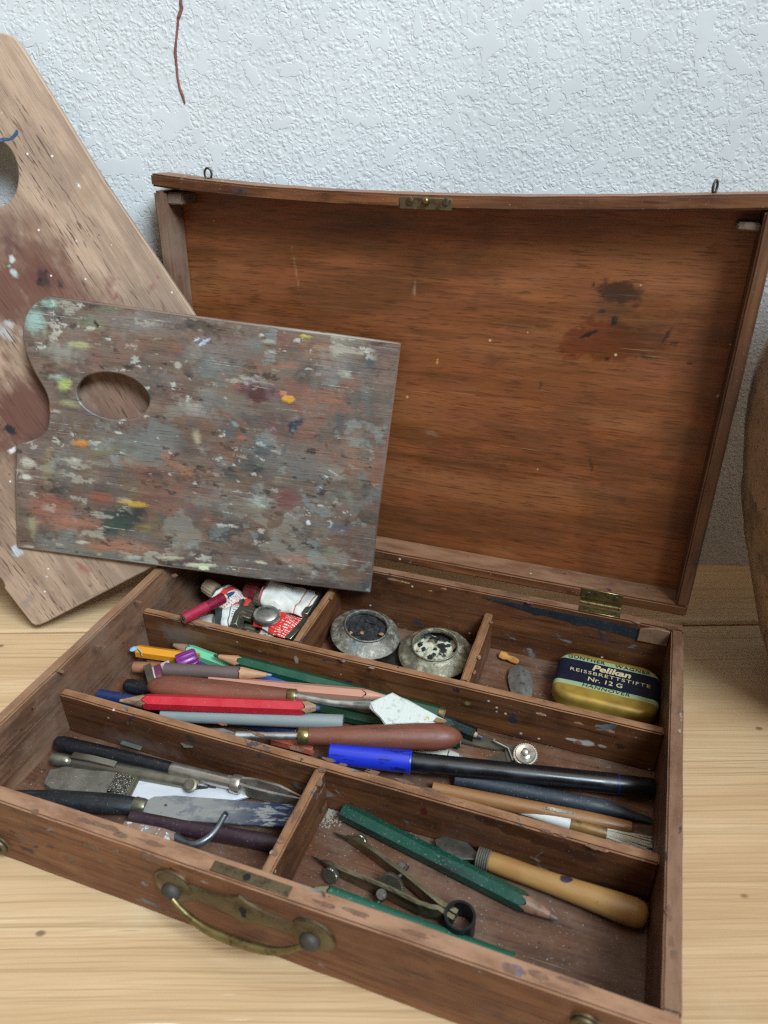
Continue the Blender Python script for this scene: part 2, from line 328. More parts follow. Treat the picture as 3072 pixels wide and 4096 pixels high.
# ------------------------------------------------------------------ the box
box = thing('paint_box', 'open old brown wooden paint box with compartments and raised lid', 'paint box', MB)
def board(name, L, wy, hz, mat, parent, M, bevel=.0008, jit=.00022, nx=24, bow=None, belly=0.):
    g = G(); rr = []
    for i in range(nx+1):
        x = L*i/nx; dz = bow(i/nx) if bow else 0.
        wq = wy+belly*math.sin(math.pi*i/nx); rr.append([(x, 0, dz), (x, wq, dz), (x, wq, hz+dz), (x, 0, hz+dz)])
    g.rings(rr); return obj(name, g, mat, parent, M, bevel=bevel, jitter=jit, seg=2, angle=50)
def bu(x, y, z=None):                   # view point on the front board, as local x/z of the board
    n_ = (MB.to_3x3() @ Vector((0, -1, 0))); p = MBi @ on(x, y, MB @ Vector((0, 0, 0)), n_); return p.x, p.z
board('front_board', W, t, H, m_front, box, T(0, 0, 0), belly=.0019)
backb = board('back_board', W, t, H, m_wood, box, T(0, D-t, 0))
board('side_board', D-2*t, t, H, wood('left_wood_lit', C('523526'), C('7a563f'), C('926d54'), 1.4, .7, C('906b4e'), dustc=.45, paint=.5), box, T(t, t, 0) @ RZ(R(90)))  # paler wood: light from the right is partly put into its colour
board('side_board', D-2*t, t, H, wood('right_wood', BD, C('66402b'), C('80573f'), 1., .9, C('7d5e48'), paint=1.3), box, T(W, t, 0) @ RZ(R(90)))
obj('bottom_panel', G().box((t-.001, t-.001, .0003), (W-t+.001, D-t+.001, ZF)), m_floor, box, T())
td = .0054
def marks(M, y, lst):                     # marks seen on a board's front face -> its local x/z
    Mw = MB @ M; nn = (Mw.to_3x3() @ Vector((0, -1, 0))); out = []
    for (px, py, rx, rz, rot, c, op, soft) in lst:
        p = Mw.inverted() @ on(px, py, Mw @ Vector((0, y, 0)), nn); p2 = Mw.inverted() @ on(px+10, py, Mw @ Vector((0, y, 0)), nn); k = abs(p2.x-p.x)/10; out.append((p.x, p.z, rx*k, rz*k*1.3, rot, c, op, soft))
    return out
DA = T(t, YA, ZF+.0001); DB = T(t, YB, ZF+.0001)
mA = marks(DA, 0, [(1107, 1556, 13, 8, .2, C('1c222c'), .95, .3), (1108, 1550, 5, 12, 0, C('1c222c'), .9, .3), (1262, 1604, 26, 9, .1, C('c3bfb6'), .8, .6), (1235, 1597, 18, 4, .1, C('c9c5bb'), .7, .5), (1250, 1604, 10, 6, 0, C('7a3a28'), .8, .4), (1300, 1612, 12, 5, 0, C('a9a9a4'), .7, .5), (1172, 1646, 22, 7, -.4, C('3b2c44'), .6, .6), (1340, 1612, 14, 8, .1, C('2a1c16'), .85, .4), (985, 1490, 10, 6, 0, C('2c1a24'), .9, .4), (390, 1372, 60, 26, .1, C('6f6a64'), .6, .8), (1010, 1520, 9, 6, .2, C('8a8a50'), .5, .5), (640, 1425, 5, 8, 0, C('a39a8e'), .7, .5), (830, 1510, 120, 10, .2, C('2c1a0f'), .4, .9), (1200, 1690, 150, 12, .2, C('2c1a0f'), .45, .9)])
mB = marks(DB, 0, [(1065, 1778, 50, 11, 0, C('351608'), .9, .35), (1120, 1798, 60, 15, 0, C('3a1a0a'), .9, .35), (1190, 1824, 62, 17, 0, C('38180a'), .9, .35), (1255, 1848, 44, 17, 0, C('33160a'), .9, .35), (915, 1752, 9, 12, 0, C('4a120c'), .9, .35), (957, 1782, 7, 9, 0, C('6a2416'), .7, .4), (1100, 1832, 60, 9, 0, C('24140c'), .5, .8), (410, 1595, 14, 10, 0, C('22201e'), .7, .5), (300, 1605, 120, 18, 0, C('7a6a60'), .4, .9), (480, 1690, 60, 12, 0, C('857468'), .4, .9), (860, 1730, 60, 14, 0, C('2a160c'), .5, .8)])
board('divider', W-2*t, td, ZD-ZF, wood('rear_divider_wood', BD, C('693f20'), C('855831'), 1.2, .85, C('946b4c'), paint=1.2, extra=mA, plane='xz'), box, DA)
board('divider', W-2*t, td, ZD-ZF, wood('front_divider_wood', BD, C('653b20'), C('7f5430'), 1.2, .85, C('946b4c'), paint=1.6, extra=mB, plane='xz'), box, DB)
for x, y0, y1 in ((.1115, YA+td, D-t), (.2125, YA+td, D-t), (.1620, t, YB)):
    board('divider', y1-y0, .0050, ZD-ZF-.0004, m_div, box, T(x, y0, ZF+.0001) @ RZ(R(90)), nx=10)
# patched corner and dark paint streak on the back board
g = G(); x1 = W-t-.0005; g.prism([(x1-.0165, -.0115), (x1, -.0115), (x1, -.001), (x1-.008, -.0005), (x1-.0160, -.003)], 0, .0016)
obj('corner_patch', g, surf('bare_patch_wood', C('80614a'), .6, 0, .4, 120, C('4d3a30'), .3, .2, .3), box, T(0, D-t, H) @ RX(R(90)), bevel=.0003)
pl = [(.205, -.0035), (.225, -.0030), (.25, -.0035), (.275, -.0030), (.297, -.0040), (.297, -.0120), (.285, -.0105), (.268, -.0085), (.262, -.0105), (.257, -.0085), (.243, -.0075), (.238, -.0085), (.226, -.0060), (.213, -.0048)]
obj('paint_streak', G().prism(pl, 0, .00035), surf('blue_black_paint', C('17222c'), .5, 0, .4, 90, C('2d3438'), .3, .3, .3), box, T(0, D-t, H) @ RX(R(90)))
# lid: panel with a frame of four rails
def lid_uv(x, y): 
    ML = MB @ T(0, D, H+LG) @ RX(-(LID-math.pi/2)); p = ML.inverted() @ on(x, y, ML @ Vector((0, LD, 0)), (ML.to_3x3() @ Vector((0, 1, 0)))); return p.x, p.z
def px2(fn, x, y, rx, ry, rot, col, op, soft):
    u, q = fn(x, y); u2, _ = fn(x+10, y); s = abs(u2-u)/10; return (u, q, rx*s, ry*s, rot, col, op, soft)
LS = [px2(lid_uv, *a) for a in [
    (1310, 735, 100, 58, -.1, C('5a260a'), .85, .35), (1420, 700, 140, 45, .15, C('4f2c14'), .5, .8), (1245, 745, 42, 40, 0, C('662c0b'), .8, .35), (1390, 740, 90, 40, -.1, C('4c240a'), .65, .5),
    (1335, 632, 58, 26, -.1, C('28160b'), .85, .4), (1330, 675, 62, 34, 0, C('38220f'), .5, .7),
    (1272, 722, 24, 5, .5, C('120d0c'), .95, .3), (1325, 694, 8, 12, 0, C('14110f'), .95, .3), (1300, 672, 10, 5, .2, C('1a1512'), .8, .3),
    (1440, 725, 5, 24, -.35, C('19120d'), .8, .3), (1455, 742, 14, 5, .3, C('19120d'), .8, .3), (1395, 768, 18, 7, -.2, C('1d1710'), .8, .4), (1312, 775, 7, 5, 0, C('15100d'), .9, .3),
    (1490, 785, 7, 4, 0, C('120e0c'), .9, .3), (1282, 615, 4, 7, 0, C('1c1816'), .9, .3), (1308, 600, 10, 3, 0, C('2a1a10'), .6, .4), (1372, 662, 12, 8, .1, C('4c1c10'), .8, .4),
    (1070, 780, 45, 20, .1, C('44200f'), .5, .8), (935, 935, 25, 8, -.1, C('a08a72'), .3, .8), (1277, 1005, 3, 20, .3, C('2d160b'), .7, .3), (1168, 830, 3, 12, 0, C('2d1a10'), .7, .3),
    (945, 780, 3, 5, 0, C('c89a50'), .8, .3), (895, 625, 3, 20, 0, C('b99a7c'), .35, .6), (1130, 700, 90, 20, .1, C('4a2812'), .5, .9), (800, 480, 160, 25, .1, C('43240f'), .6, .9), (1000, 1000, 220, 30, .12, C('43240f'), .5, .9),
    (1380, 520, 200, 20, .1, C('8a5a30'), .45, .9), (1130, 540, 160, 25, .1, C('8a5a30'), .35, .9), (1550, 855, 3, 4, 0, C('b9ac9a'), .8, .3), (640, 590, 2, 45, .15, C('a07a55'), .5, .4)]]
def bow(u):
    xs = [0, .1, .2, .33, .5, .65, .8, .9, 1.]; zs = [.0000, -.0026, -.0044, -.0056, -.0058, -.0050, -.0032, -.0016, 0]
    return float(np.interp(u, xs, zs))
def panel_mat():
    n = NT('lid_panel_wood'); v = n.co(False)
    g1 = n.noise(n.map(v, sc_=(10, 1, 130)), 1.6, 8, .68, .5); g2 = n.noise(n.map(v, sc_=(16, 1, 430)), 1., 6, .65, .25); g3 = n.noise(n.map(v, (3, 0, 7), sc_=(70, 1, 1150)), 1., 3, .6)
    c = n.mix(1., paint_node(n), n.ramp(g1, [(.3, .84), (.7, 1.18)]), 'MULTIPLY'); c = n.mix(n.rng(g2, .52, .68, 0., .42), c, C('43260f')); c = n.mix(n.rng(g2, .46, .34, 0., .3), c, C('8c5c32')); c = n.mix(n.rng(g3, .54, .62, 0., .55), c, C('3a1e0d'))
    sc_l = n.noise(n.map(v, rot=(0, .6, 0), sc_=(16, 1, 800)), 1., 1); c = n.mix(n.mth('MULTIPLY', n.rng(sc_l, .73, .76), n.rng(n.noise(v, 25, 2), .5, .6, 0., .6)), c, C('a07a52'))
    vv = n.voro(v, 150); k = n.mth('MULTIPLY', n.rng(vv.outputs['Distance'], .08, .15, 1., 0.), n.rng(n.sep(vv.outputs['Color'])[0], .965, .97))
    c = n.mix(n.mth('MULTIPLY', k, .8), c, n.ramp(n.sep(vv.outputs['Color'])[1], [(.0, C('190f0a')), (.6, C('2a170d')), (.65, C('b9a68c')), (1., C('c29a55'))]))
    r = n.rng(n.noise(n.map(v, sc_=(20, 1, 60)), 1.5, 4), .3, .7, .36, .58)
    return n.done(c, r, 0, n.bump(g3, .2, .0005, n.bump(g2, .3, .0007)), .45)
MLl = T(0, D, H+LG) @ RX(-(LID-math.pi/2))
NXp, NZp = 330, 220; g = G(); e = .0006
for iz in range(NZp+1):
    for ix in range(NXp+1):
        x = e+(W-2*e)*ix/NXp; zt = VT-.0012+bow(x/W); g.v.append((x, LD, .0004+(zt-.0004)*iz/NZp))
for iz in range(NZp):
    for ix in range(NXp):
        a = iz*(NXp+1)+ix; g.f.append((a, a+1, a+NXp+2, a+NXp+1))
nb = len(g.v); rim = [ix for ix in range(NXp+1)]+[iz*(NXp+1)+NXp for iz in range(1, NZp+1)]+[NZp*(NXp+1)+ix for ix in range(NXp-1, -1, -1)]+[iz*(NXp+1) for iz in range(NZp-1, 0, -1)]
g.v += [(g.v[k][0], LD+.004, g.v[k][2]) for k in rim]; m = len(rim)
g.f += [(rim[k], nb+k, nb+(k+1) % m, rim[(k+1) % m]) for k in range(m)]+[tuple(nb+k for k in range(m))]
lid = obj('lid', g, panel_mat(), box, MLl)
co = np.empty(len(lid.data.vertices)*3, np.float32); lid.data.vertices.foreach_get('co', co); co = co.reshape(-1, 3); X, Y = co[:, 0].astype(float), co[:, 2].astype(float)
g1 = fbm(X*16, Y*120, 6, .6); bl = fbm(X*9+4, Y*38, 5, .55); b2 = fbm(X*26+9, Y*30+3, 5, .6)
col = np.array(C('6f3e1d'))[None, :]*np.ones((len(X), 1)); col = lay(col, ss(g1, .35, .62), C('804726')); col = lay(col, ss(bl, .50, .70)*.7, C('895531')); col = lay(col, ss(bl, .42, .28)*.5, C('4f2d15')); col = lay(col, ss(b2, .58, .72)*.35, C('4a2a14'))
wb = .6*fbm(X*120, Y*420, 5, .65)+.4*fbm(X*500, Y*500, 3)
for sp in LS: col = dab(col, X, Y, wb, sp, .38)
set_paint(lid.data, col)
m_rrail = wood('lid_right_wood', BD, C('5f3b24'), C('77502f'), 1., 0, paint=.5)
m_lrail = wood('lid_left_wood', C('50362a'), C('745240'), C('8c6a55'), 1.2, .0, dustc=.5, paint=.3)
board('rail', W, LD, t, m_wood, lid, T(0, 0, VT-t), nx=40, bow=bow, bevel=.001)
board('rail', W, LD, t, m_wood, lid, T(), bevel=.001)
board('rail', VT-2*t-.0026, t, LD, m_lrail, lid, T(t+.0005, LD, t+.0002) @ RY(R(-90)) @ RX(R(90)), bevel=.0012)
board('rail', VT-2*t-.0006, t, LD, m_rrail, lid, T(W, LD, t+.0002) @ RY(R(-90)) @ RX(R(90)), bevel=.001)
m_cb = surf('grey_corner_block', C('6e5a4e'), .6, 0, .35, 90, C('45362e'), .35, .4, .3)
for x in (t, W-t-.010):
    obj('corner_block', G().box((x, .004, VT-t-.0095), (x+.010, LD, VT-t-.0060+(.0028 if x < .1 else 0))), m_cb, lid, T(), bevel=.0007, jitter=.0004, seg=2)
def ML_pt(x, y):
    ML = MB @ MLl; p = ML.inverted() @ on(x, y, ML @ Vector((0, 0, 0)), (ML.to_3x3() @ Vector((0, 1, 0)))); return p
a = ML_pt(864, 437); b = ML_pt(977, 447)
lp = obj('lock_plate', G().box((a.x, -.0007, a.z-.0029), (b.x, .001, a.z+.0026)), m_dkbrass, lid, T(), bevel=.0002)
zc = (a.z+b.z)/2
for k, (px, py) in enumerate([(887, 434), (965, 436)]):
    p = ML_pt(px, py); g = G().lathe([(0, .0019), (.0006, .0018), (.0008, .0014)], 18)
    g.xf(Matrix.Rotation(R(-90), 4, 'Z')); o = obj('screw', g, m_screwdk, lid, T(p.x, -.0007, p.z))
    obj('screw_slot', G().box((-.0017, -.00092, -.00022), (.0017, -.0006, .00022)), surf('slot_shadow', C('1d1813'), .7), lid, T(p.x, -.0007, p.z) @ RY(R(35 if k == 0 else 85)))
p = ML_pt(922, 434); g = G().lathe([(0, .0019), (.0016, .0018), (.0024, .0011), (.0026, .0004)], 16); g.xf(Matrix.Rotation(R(-90), 4, 'Z')); obj('lock_pin', g, m_brass, lid, T(p.x, -.0007, p.z))
for px, py in ((428, 378), (1546, 412)):
    p = ML_pt(px, py); pts = [(0.0020*math.cos(q), 0, .0026+.0028*math.sin(q)) for q in [R(-50+280*i/16) for i in range(17)]]
    pts = [(-.0018*(0), 0, -.004)]*0 + pts
    g = G().tube(pts, .0006, 10); g.tube([(0, 0, -.003), (0, 0, .0006)], .0008, 8)
    obj('screw_eye', g, m_gunmetal, lid, T(p.x, LD*.55, VT+bow(p.x/W)) @ RZ(R(12 if px < 900 else 62)))
# hinge between base rim and lid
a = b_at(1252, 1305, H); b = b_at(1330, 1322, H); hx0, hx1 = a.x, a.x+.0235
hz = thing
g = G().box((hx0, D-t+.0004, H-.0004), (hx1, D-.0012, H+.0007)); hinge = obj('hinge', g, m_brass_hi, box, T(), bevel=.0002)
MLi = MLl
g = G().box((hx0, -.0008, .0006), (hx1, .0004, t+.0006)); obj('hinge_leaf', g, m_brass_hi, hinge, MLi, bevel=.0002)
for k in range(5):
    l = (hx1-hx0)/5; g = G().lathe([(0, .0012), (l-.0003, .0012)], 12, c=(hx0+k*l, 0, 0)); obj('hinge_knuckle', g, m_brass_hi, hinge, T(0, D+.0002, H+LG*.45))
obj('hinge_web', G().box((hx0, -.0003, 0), (hx1, .0003, LG*.55)), m_brass_hi, hinge, T(0, D+.0006, H+LG*.5))
for dx in (.004, .0195):
    for which in (0, 1):
        g = G().lathe([(0, .0014), (.0004, .0012)], 14)
        if which: g.xf(Matrix.Rotation(R(-90), 4, 'Z')); obj('screw', g, m_screwdk, hinge, MLi @ T(hx0+dx, -.0008, t*.62))
        else: g.xf(Matrix.Rotation(R(-90), 4, 'Y')); obj('screw', g, m_screwdk, hinge, T(hx0+dx, D-t*.6, H+.0007))
# front lock strip on the rim
a = b_at(985, 1852, H); b = b_at(1130, 1905, H)
g = G().box((a.x-.038, .0012, H-.0006), (a.x+.010, t-.0008, H+.0005)); strip = obj('lock_strip', g, m_dkbrass, box, T(), bevel=.0002, jitter=.0001)
p = b_at(543, 1879, H); 
strip.location.x = 0
def strip_x(): pass
bpy.data.objects.remove(strip)
a = b_at(478, 1838, H); b = b_at(640, 1900, H)
strip = obj('lock_strip', G().box((a.x, .0012, H-.0006), (b.x, t-.0008, H+.0005)), m_dkbrass, box, T(), bevel=.0002, jitter=.0001)
g = G().lathe([(0, .0016), (.0003, .0015)], 16); g.xf(Matrix.Rotation(R(-90), 4, 'Y')); obj('lock_hole', g, surf('dark_hole', C('0b0908'), .9), strip, T(p.x, t*.5, H+.0004))
# carrying handle on the front board
pL = bu(380, 1916); pR = bu(676, 2013)
m_hplate = surf('handle_plate_brass', C('6c5f45'), .45, .7, .25, 70, C('4a402e'), .35, .15, .2, 300)
cxm, czm = (pL[0]+pR[0])/2, (pL[1]+pR[1])/2; hl = (pR[0]-pL[0])/2
def plate_top(u):                        # upper outline of the bracket plate, u from -1 to 1
    a = abs(u); r = .0098
    if a > .80: return r*math.sqrt(max(0, 1-((a-1.0)*hl/r)**2))
    return .0046+.0042*(1-a/.8)**1.5*.9 + (.0 if a > .1 else .0012*(1-a/.1)) - .0015*math.sin(math.pi*a/.8)
us = [-1-.0098/hl+ (2+2*.0098/hl)*i/80 for i in range(81)]
def ptop(u):
    a = abs(u); r = .0098; d = (a-1)*hl
    return math.sqrt(max(1e-10, r*r-d*d)) if (a > 1 or d > -.0075) else plate_top(u)
poly = [(u*hl, -(ptop(u)*.92)) for u in us]+[(u*hl, ptop(u)) for u in reversed(us)]
poly = [q for k, q in enumerate(poly) if k == 0 or (abs(q[0]-poly[k-1][0])+abs(q[1]-poly[k-1][1])) > 1e-5]
MH = T(cxm, 0, czm) @ RX(R(90))
handle = obj('handle', G().prism(poly, 0, .0011), m_hplate, box, MH, bevel=.0004, seg=2)
for s in (-1, 1):
    g = G().lathe([(0, .0088), (.0009, .0080), (.0013, .0060), (.0015, .0055)], 28, axis='z'); obj('boss', g, m_hplate, handle, T(s*hl, 0, .0010))
    g = G().lathe([(0, .0042), (.0008, .0042), (.0018, .0043), (.0030, .0036), (.0037, .0022), (.0039, .0008)], 24, axis='z'); obj('post', g, surf('worn_steel_post', C('403b38'), .6, .3, .3, 120, C('38332f'), .3), handle, T(s*hl, 0, .0020))
g = G().lathe([(0, .0017), (.0003, .0016)], 16, axis='z'); g.box((-.0009, -.0042, 0), (.0009, -.001, .0003)); obj('keyhole', g, surf('keyhole_dark', C('0c0a08'), .9), handle, T(0.001, .001, .00105))
pts = []; rad = []
for i in range(41):
    u = -1+2*i/40; a = abs(u); x = u*hl*(.93); y = -.0075*(1-a**3.2); z = .0055+.0035*(1-a**2.5); pts.append((x, y+.000, z)); rad.append(.0010+.0010*(1-a**2))
obj('bail', G().tube(pts, rad, 14), m_brass_hi, handle, T())
# two small catch loops at the ends of the front board
for px, py in ((2, 1822), (1262, 2206)):
    q = bu(px, py); pts = [(.0036*math.cos(k), .0036*math.sin(k), .0016) for k in [2*math.pi*i/24 for i in range(25)]]
    g = G().tube(pts, .0012, 10); g.lathe([(0, .0050), (.0006, .0046)], 20, axis='z'); obj('catch_loop', g, m_hplate, box, T(q[0], 0, q[1]) @ RX(R(90)))

# ------------------------------------------------------------------ old paint marks on rims and faces of the box
_dm = {}
def dab_mesh(x, y, q, nrm, rx, ry, hexc, rot=0.):
    """a thin irregular patch of dried paint lying on the plane (q, nrm)"""
    P0 = on(x, y, q, nrm); ux = on(x+5, y, q, nrm)-P0; k = ux.length/5; ex = (MB.to_3x3() @ Vector((1, 0, 0))).normalized(); ey = nrm.cross(ex).normalized(); sd = x*.37+y*.11; g = G(); n = 22
    ring = []
    for i in range(n):
        a = 2*math.pi*i/n; f = 1+.55*mnoise.noise(Vector((math.cos(a)*1.7+sd, math.sin(a)*1.7, sd)))+.3*mnoise.noise(Vector((math.cos(a)*5+sd, math.sin(a)*5, sd)))
        cx, cy = rx*k*f*math.cos(a), ry*k*f*math.sin(a); ring.append(P0+ex*(cx*math.cos(rot)-cy*math.sin(rot))+ey*(cx*math.sin(rot)+cy*math.cos(rot)))
    g.rings([[MBi @ (p+nrm*h) for p in ring] for h in (-.0002, .00012)])
    if hexc not in _dm: _dm[hexc] = surf('dried_paint_'+hexc, tuple(.72*a+.28*b for a, b in zip(C(hexc), C('7a5844'))), .55, 0, .35, 260, C('6a4a36'), .75, .2, .3, 400)
    obj('paint_mark', g, _dm[hexc], box)
UPV = Vector((0, 0, 1)); qH = Vector((0, 0, H)); qD = Vector((0, 0, ZD)); qF = MB @ Vector((0, 0, 0)); nF = MB.to_3x3() @ Vector((0, -1, 0))
for (x, y, rx, ry, hexc) in [(75, 1752, 10, 5, '3f6a56'), (185, 1774, 22, 5, '5a4048'), (232, 1787, 40, 6, '6e6650'), (262, 1805, 15, 5, '46684f'), (330, 1822, 30, 5, '7a6258'), (700, 1953, 24, 5, '3a3640'), (770, 1972, 30, 6, '6a5850'), (1114, 2096, 26, 11, '6a6a92'), (1165, 2108, 22, 9, '9a7458'), (1235, 2120, 34, 5, '2c2a32'), (900, 2018, 30, 5, '57483f'), (1445, 1974, 6, 18, '23263e'), (1450, 2035, 7, 13, '2a2e4a'), (1455, 2062, 7, 9, '2e4548'), (1471, 1549, 3, 15, 'a39a90'), (1468, 1580, 3, 10, 'b0a8a0'), (1452, 1356, 16, 6, '211d1c'), (1461, 1375, 5, 5, '1c191a'), (1367, 1337, 6, 3, 'b03424'), (1376, 1345, 8, 2.5, 'b9b2a6'), (1143, 1302, 7, 3, '5c3a58'), (875, 1258, 10, 3, 'b0a83c'), (850, 1252, 16, 4, '57534e'), (960, 1272, 6, 2.5, 'b88a24'), (930, 1276, 4, 2, 'a38a3c'), (990, 1262, 9, 3, '7a4a44'), (376, 1243, 7, 6, '26242a'), (300, 1300, 8, 3, '8a5058'), (215, 1395, 14, 5, '2c2420'), (130, 1450, 10, 4, '8a7a70')]:
    dab_mesh(x, y, qH, UPV, rx, ry, hexc)
for (x, y, rx, ry, hexc) in [(708, 1641, 14, 5, '232a34'), (740, 1652, 10, 4, '4c4a48'), (796, 1664, 4, 2.5, 'b08a30'), (805, 1668, 16, 5, '3a3432'), (872, 1688, 20, 5, '2a303a'), (930, 1708, 26, 5, '332c2a'), (640, 1617, 18, 5, '2c3038'), (560, 1588, 16, 4, '8a5a3c'), (480, 1563, 12, 4, '5c5450'), (980, 1728, 26, 4, '8a5c38'), (1180, 1795, 14, 4, '2c2430'), (1215, 1805, 10, 3, '8a8480'), (1290, 1832, 22, 5, '94705c'), (697, 1662, 9, 9, '232a34'), (690, 1690, 7, 10, '4a5258'), (592, 1842, 7, 9, 'a39c90'), (640, 1760, 6, 16, '5a4660'), (606, 1815, 7, 9, '9a6a44'), (802, 1443, 7, 2.5, 'b9bcc0'), (741, 1428, 5, 2.5, '6a86a8'), (735, 1425, 5, 2, '2c3238'), (378, 1336, 22, 4, '3f5e54'), (430, 1349, 20, 4, '7f7670'), (1170, 1543, 12, 3, 'a9a6a0'), (1320, 1580, 9, 4, '4a3644'), (1250, 1562, 10, 3, '8a6a50'), (1062, 1345, 3, 4, '3c342c'), (1035, 1420, 4, 7, 'a39c90'), (1012, 1470, 3, 4, 'b8862c'), (715, 1292, 5, 5, '4f6f6c'), (1025, 1452, 4, 6, '7c766e')]:
    dab_mesh(x, y, qD, UPV, rx, ry, hexc)
for (x, y, rx, ry, hexc) in [(59, 1816, 22, 9, '46323a'), (196, 1829, 15, 6, '3c3e3e'), (153, 1858, 12, 6, '443229'), (328, 1854, 18, 9, '7a6460'), (250, 1838, 7, 4, '80706a'), (900, 2110, 14, 6, '40281c'), (440, 1905, 8, 3, '94887c')]:
    dab_mesh(x, y, qF, nF, rx, ry, hexc)
# ------------------------------------------------------------------ palettes
def plate_from(name, label, q, n, xdir, outline, hole, thick, mat_fn, step):
    n = n.normalized(); zax = n if n.dot(CAM-q) > 0 else -n         # local z points to the viewer
    xax = (xdir-zax*xdir.dot(zax)).normalized(); yax = zax.cross(xax)
    M = Matrix(((xax.x,yax.x,zax.x,q.x),(xax.y,yax.y,zax.y,q.y),(xax.z,yax.z,zax.z,q.z),(0,0,0,1))); Mi = M.inverted()
    uv = lambda x, y: tuple((Mi @ on(x, y, q, n))[:2])
    o = [uv(x, y) for x, y in outline]; h = [uv(x, y) for x, y in hole]
    from mathutils.geometry import tessellate_polygon, delaunay_2d_cdt
    V = [Vector((x, y, 0)) for x, y in o]; Hh = [Vector((x, y, 0)) for x, y in h]
    tri = tessellate_polygon([V, Hh]); nn = len(o)+len(h); P = o+h; ch = .0007
    def inset(poly, d):
        out = []; m = len(poly); ar = sum(poly[i][0]*poly[(i+1) % m][1]-poly[(i+1) % m][0]*poly[i][1] for i in range(m)); sg = 1 if ar > 0 else -1
        for i in range(m):
            a, b, c = poly[i-1], poly[i], poly[(i+1) % m]; tx, ty = c[0]-a[0], c[1]-a[1]; l = math.hypot(tx, ty) or 1; out.append((b[0]-sg*ty/l*d, b[1]+sg*tx/l*d))
        return out
    to, th = inset(o, ch), inset(h, -ch)
    def inside(poly, X, Y):
        r = np.zeros(len(X), bool); m = len(poly)
        for i in range(m):
            (x0, y0), (x1, y1) = poly[i], poly[(i+1) % m]
            if y0 == y1: continue
            r ^= ((y0 > Y) != (y1 > Y)) & (X < (x1-x0)*(Y-y0)/(y1-y0)+x0)
        return r
    A = np.array(to); st = step; gx, gy = np.meshgrid(np.arange(A[:, 0].min(), A[:, 0].max(), st), np.arange(A[:, 1].min(), A[:, 1].max(), st)); gx = gx.ravel().copy(); gy = gy.ravel().copy()
    gx += (_rs.rand(len(gx))-.5)*st*.3; gy += (_rs.rand(len(gy))-.5)*st*.3
    k = inside(inset(to, st*.5), gx, gy) & ~inside(inset(th, -st*.5), gx, gy); gx, gy = gx[k], gy[k]
    pts = [Vector(q) for q in to+th]+[Vector((a, b)) for a, b in zip(gx, gy)]
    ed = [(i, (i+1) % len(to)) for i in range(len(to))]+[(len(to)+i, len(to)+(i+1) % len(th)) for i in range(len(th))]
    vo, _, fo, *_r = delaunay_2d_cdt(pts, ed, [], 0, 1e-7)
    vo = np.array([(a[0], a[1]) for a in vo]); fa = np.array([q for q in fo]); ce = vo[fa].mean(1); kk = inside(to, ce[:, 0], ce[:, 1]) & ~inside(th, ce[:, 0], ce[:, 1])
    g = G(); g.v = [(x, y, 0) for x, y in vo]; g.f = [tuple(q) for q in fa[kk]]
    b0 = len(g.v); g.v += [(x, y, 0) for x, y in to+th]+[(x, y, -ch*.7) for x, y in P]+[(x, y, -thick) for x, y in P]
    g.f += [tuple(b0+2*nn+i for i in reversed(k)) for k in tri]
    for base, m in ((0, len(o)), (len(o), len(h))):
        for i in range(m):
            a, b = b0+base+i, b0+base+(i+1) % m
            g.f += [(a, b, b+nn, a+nn), (a+nn, b+nn, b+2*nn, a+2*nn)]
    me = bpy.data.meshes.new(name); me.from_pydata(g.v, [], g.f); me.update(); bm = bmesh.new(); bm.from_mesh(me); bmesh.ops.remove_doubles(bm, verts=bm.verts[:], dist=1e-6); bmesh.ops.recalc_face_normals(bm, faces=bm.faces[:]); bm.to_mesh(me); bm.free()
    me.shade_smooth(); me.set_sharp_from_angle(angle=R(25))
    root = bpy.data.objects.new(name, me); link(root); root.matrix_world = M
    co = np.empty(len(me.vertices)*3, np.float32); me.vertices.foreach_get('co', co); co = co.reshape(-1, 3)
    mat, cols = mat_fn(uv, co[:, 0].astype(float), co[:, 1].astype(float)); me.materials.append(mat); set_paint(me, cols)
    tag(root, label, 'palette'); return root, uv, M
def ell(cx, cy, a, b, rot, n=48):
    return [(cx+a*math.cos(k)*math.cos(rot)-b*math.sin(k)*math.sin(rot), cy+a*math.cos(k)*math.sin(rot)+b*math.sin(k)*math.cos(rot)) for k in [2*math.pi*i/n for i in range(n)]]
def smooth_poly(p, closed=False, sub=5):
    out = []; n = len(p)
    for i in range(n-1):
        p0 = p[max(i-1, 0)]; p1 = p[i]; p2 = p[i+1]; p3 = p[min(i+2, n-1)]
        for k in range(sub):
            u = k/sub; f = lambda a, b, c, d: .5*((2*b)+(-a+c)*u+(2*a-5*b+4*c-d)*u*u+(-a+3*b-3*c+d)*u**3)
            out.append((f(p0[0], p1[0], p2[0], p3[0]), f(p0[1], p1[1], p2[1], p3[1])))
    return out+[p[-1]]
